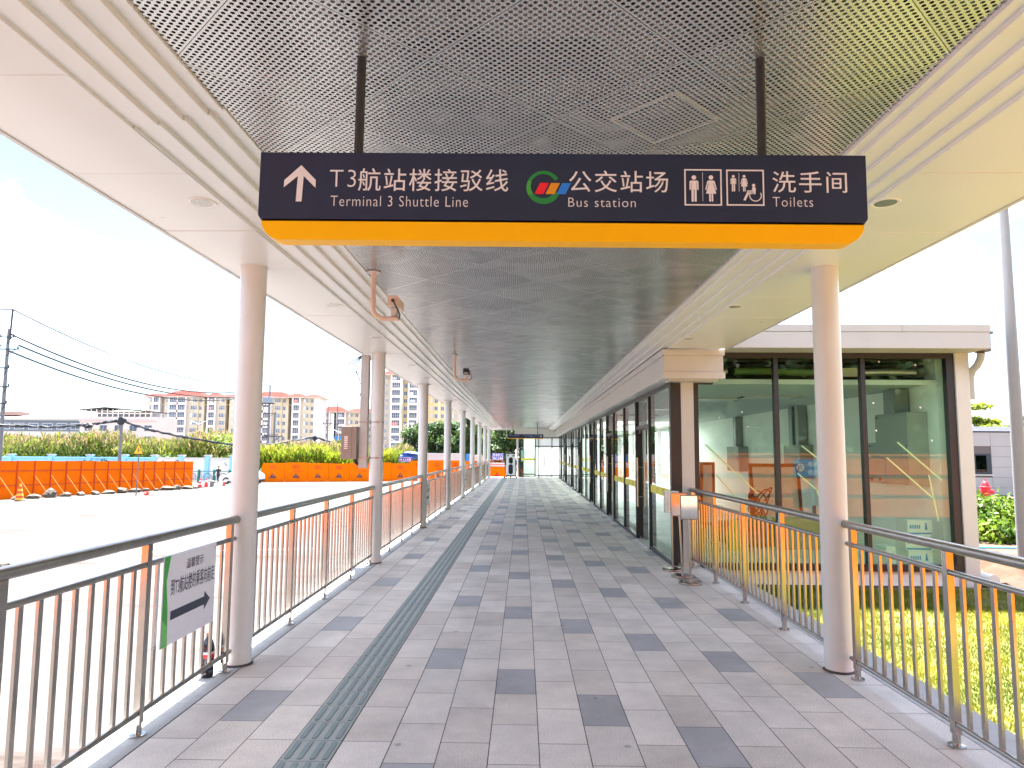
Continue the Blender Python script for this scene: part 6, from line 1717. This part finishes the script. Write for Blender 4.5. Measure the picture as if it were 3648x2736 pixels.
MB().lathe([(0, 0), (.13, 0), (.13, .05), (.085, .06), (.085, .78), (.115, .80), (.12, .98), (.135, .99), (.135, 1.03), (.11, 1.04), (.085, 1.14), (.05, 1.18), (.028, 1.19), (.028, 1.24), (0, 1.245)], n=24).build('barrel', HR, hy, smooth=True)
for s in (-1, 1): MB().tube((s*.10, 0, .89), (s*.20, 0, .89), .06, n=14).build('outlet', HR, hy, smooth=True); MB().tube((s*.20, 0, .89), (s*.225, 0, .89), .04, n=6).build('outlet_cap', HR, hy)
HEDGE = leafmat('hedge_leaves', (.05, .11, .012), (.20, .30, .025), 2.2, .4)
hd = thing('hedge', 'dense leafy hedge with bright tops beside the red soil', 'hedge', (11.6, 15.8, -.25))
cs = [(rr.uniform(-1.6, 4.5), rr.uniform(-.3, 1.0), rr.uniform(.2, .72)) for _ in range(46)] + [(-1.6+.3*i, -.35, .22) for i in range(21)]
quadmesh('foliage', leafcloud(cs, [(.42, .42, .34)]*len(cs), 22000, .06, 51, .5), HEDGE, hd)
mb = MB()
for c in cs[:30]: mb.tube((c[0], c[1], -.05), (c[0]+.05, c[1], c[2]), .015, .008, n=5)
mb.build('stems', BARK, hd)
for j, (x, y, s) in enumerate(((13.3, 17.6, .42), (14.1, 17.4, .38), (13.8, 18.1, .5))):
    t = MB().blob((0, 0, .3), (s, s*.7, s*.75), 60+j, 2, .2).build('rock', mat('white_rubble_sack', (.72, .70, .66), .8), None); t.location = (x, y, .22)
    tag(t, ['left white bag heaped behind the hedge under the hydrant', 'right white bag heaped behind the hedge', 'rear white bag topping the heap behind the hedge'][j], 'bag', 'white bags behind the hedge'); t.name = 'white_sack'
hs = MB().path([(-2.2, .1, .01), (-1, -.05, .02), (0, .1, .02), (1.2, -.15, .02), (2.2, -.4, .02)], .018, 8).build('water_hose', mat('blue_hose', (.05, .30, .55), .4), None, smooth=True); hs.location = (11.1, 14.3, -.235)
tag(hs, 'thin blue hose lying on the soil in front of the hedge', 'hose')
wp = MB().tube((0, -.05, .0), (0, .25, .0), .085, n=20).build('drain_pipe', mat('white_pvc', (.70, .69, .67), .4), None, smooth=True); wp.location = (6.56, 10.15, -.14); tag(wp, 'short white drain pipe end at the foot of the building corner', 'pipe')

# hoarding beside the walkway behind the viewer, and the fire lane sign before it: both seen mirrored in the glass
h4 = thing('hoarding', 'orange sheet steel hoarding beyond the near edge of the lawn, mirrored in the glass front', 'hoarding', (3.2, -.42, -.2))
for i in range(13):
    MB().box(.02+1.04*i, 1.03+1.04*i, -.02, 0, 0, 1.76).build('sheet_panel', ORANGE, h4); MB().box(1.03+1.04*i, 1.06+1.04*i, -.03, .03, 0, 1.77).build('post', DKORANGE, h4)
for zz in (.62, 1.2): MB().box(0, 13.5, .002, .03, zz, zz+.045).build('rail', DKORANGE, h4)
MB().box(0, 13.5, -.03, .03, 1.772, 1.82).build('top_rail', mat('orange_tube', (.85, .24, .05), .5), h4)
h5 = thing('hoarding', 'orange sheet steel hoarding on the forecourt behind the viewer, mirrored in the left railings', 'hoarding', (-16.0, -3.2, -.3))
for i in range(13):
    MB().box(.02+1.04*i, 1.03+1.04*i, -.02, 0, 0, 1.86).build('sheet_panel', ORANGE, h5); MB().box(1.03+1.04*i, 1.06+1.04*i, -.03, .03, 0, 1.87).build('post', DKORANGE, h5)
fl = thing('fire_lane_sign', 'blue fire lane sign on a grey post, mirrored in the glass front', 'sign', (8.25, -.12, -.2))
MB().tube((0, -.03, 0), (0, -.03, 1.64), .04, n=12).build('post', POLEC, fl, smooth=True)
MB().box(-.52, .52, 0, .01, 1.15, 1.66).build('sign_plate', mat('fire_sign_blue', (.03, .20, .46), .45), fl)
lettering('消防车道', .17, LETTER, fl, (.17, .0115, 1.43), (90, 0, 180), width=.58, align='C', bold=.02); lettering('禁止占用', .17, LETTER, fl, (.17, .0115, 1.20), (90, 0, 180), width=.58, align='C', bold=.02)
MB().extrude([(-.34+.135*math.cos(a), .0105, 1.42+.135*math.sin(a)) for a in np.linspace(0, 6.2832, 28, endpoint=False)], (0, .001, 0)).build('red_ring', mat('ring_red', (.65, .06, .05), .5), fl)
MB().extrude([(-.34+.11*math.cos(a), .012, 1.42+.11*math.sin(a)) for a in np.linspace(0, 6.2832, 28, endpoint=False)], (0, .001, 0)).build('white_disc', LETTER, fl)
lettering('停', .15, INK, fl, (-.34, .014, 1.345), (90, 0, 180), width=.14, align='C', bold=.02)

bt_c = [(rr.uniform(-45, 75), -34+rr.uniform(-2, 2), rr.uniform(1.5, 10.5)) for _ in range(230)]  # tree belt added behind the viewer so the glass mirrors something dark
tag(quadmesh('added_reflection_wood', leafcloud(bt_c, [(3.4, 2.6, 2.8)]*len(bt_c), 52000, .55, 77, .5), TLEAF), 'unseen dark tree belt added behind the viewer to darken reflections in the glass', 'wood', kind='stuff')
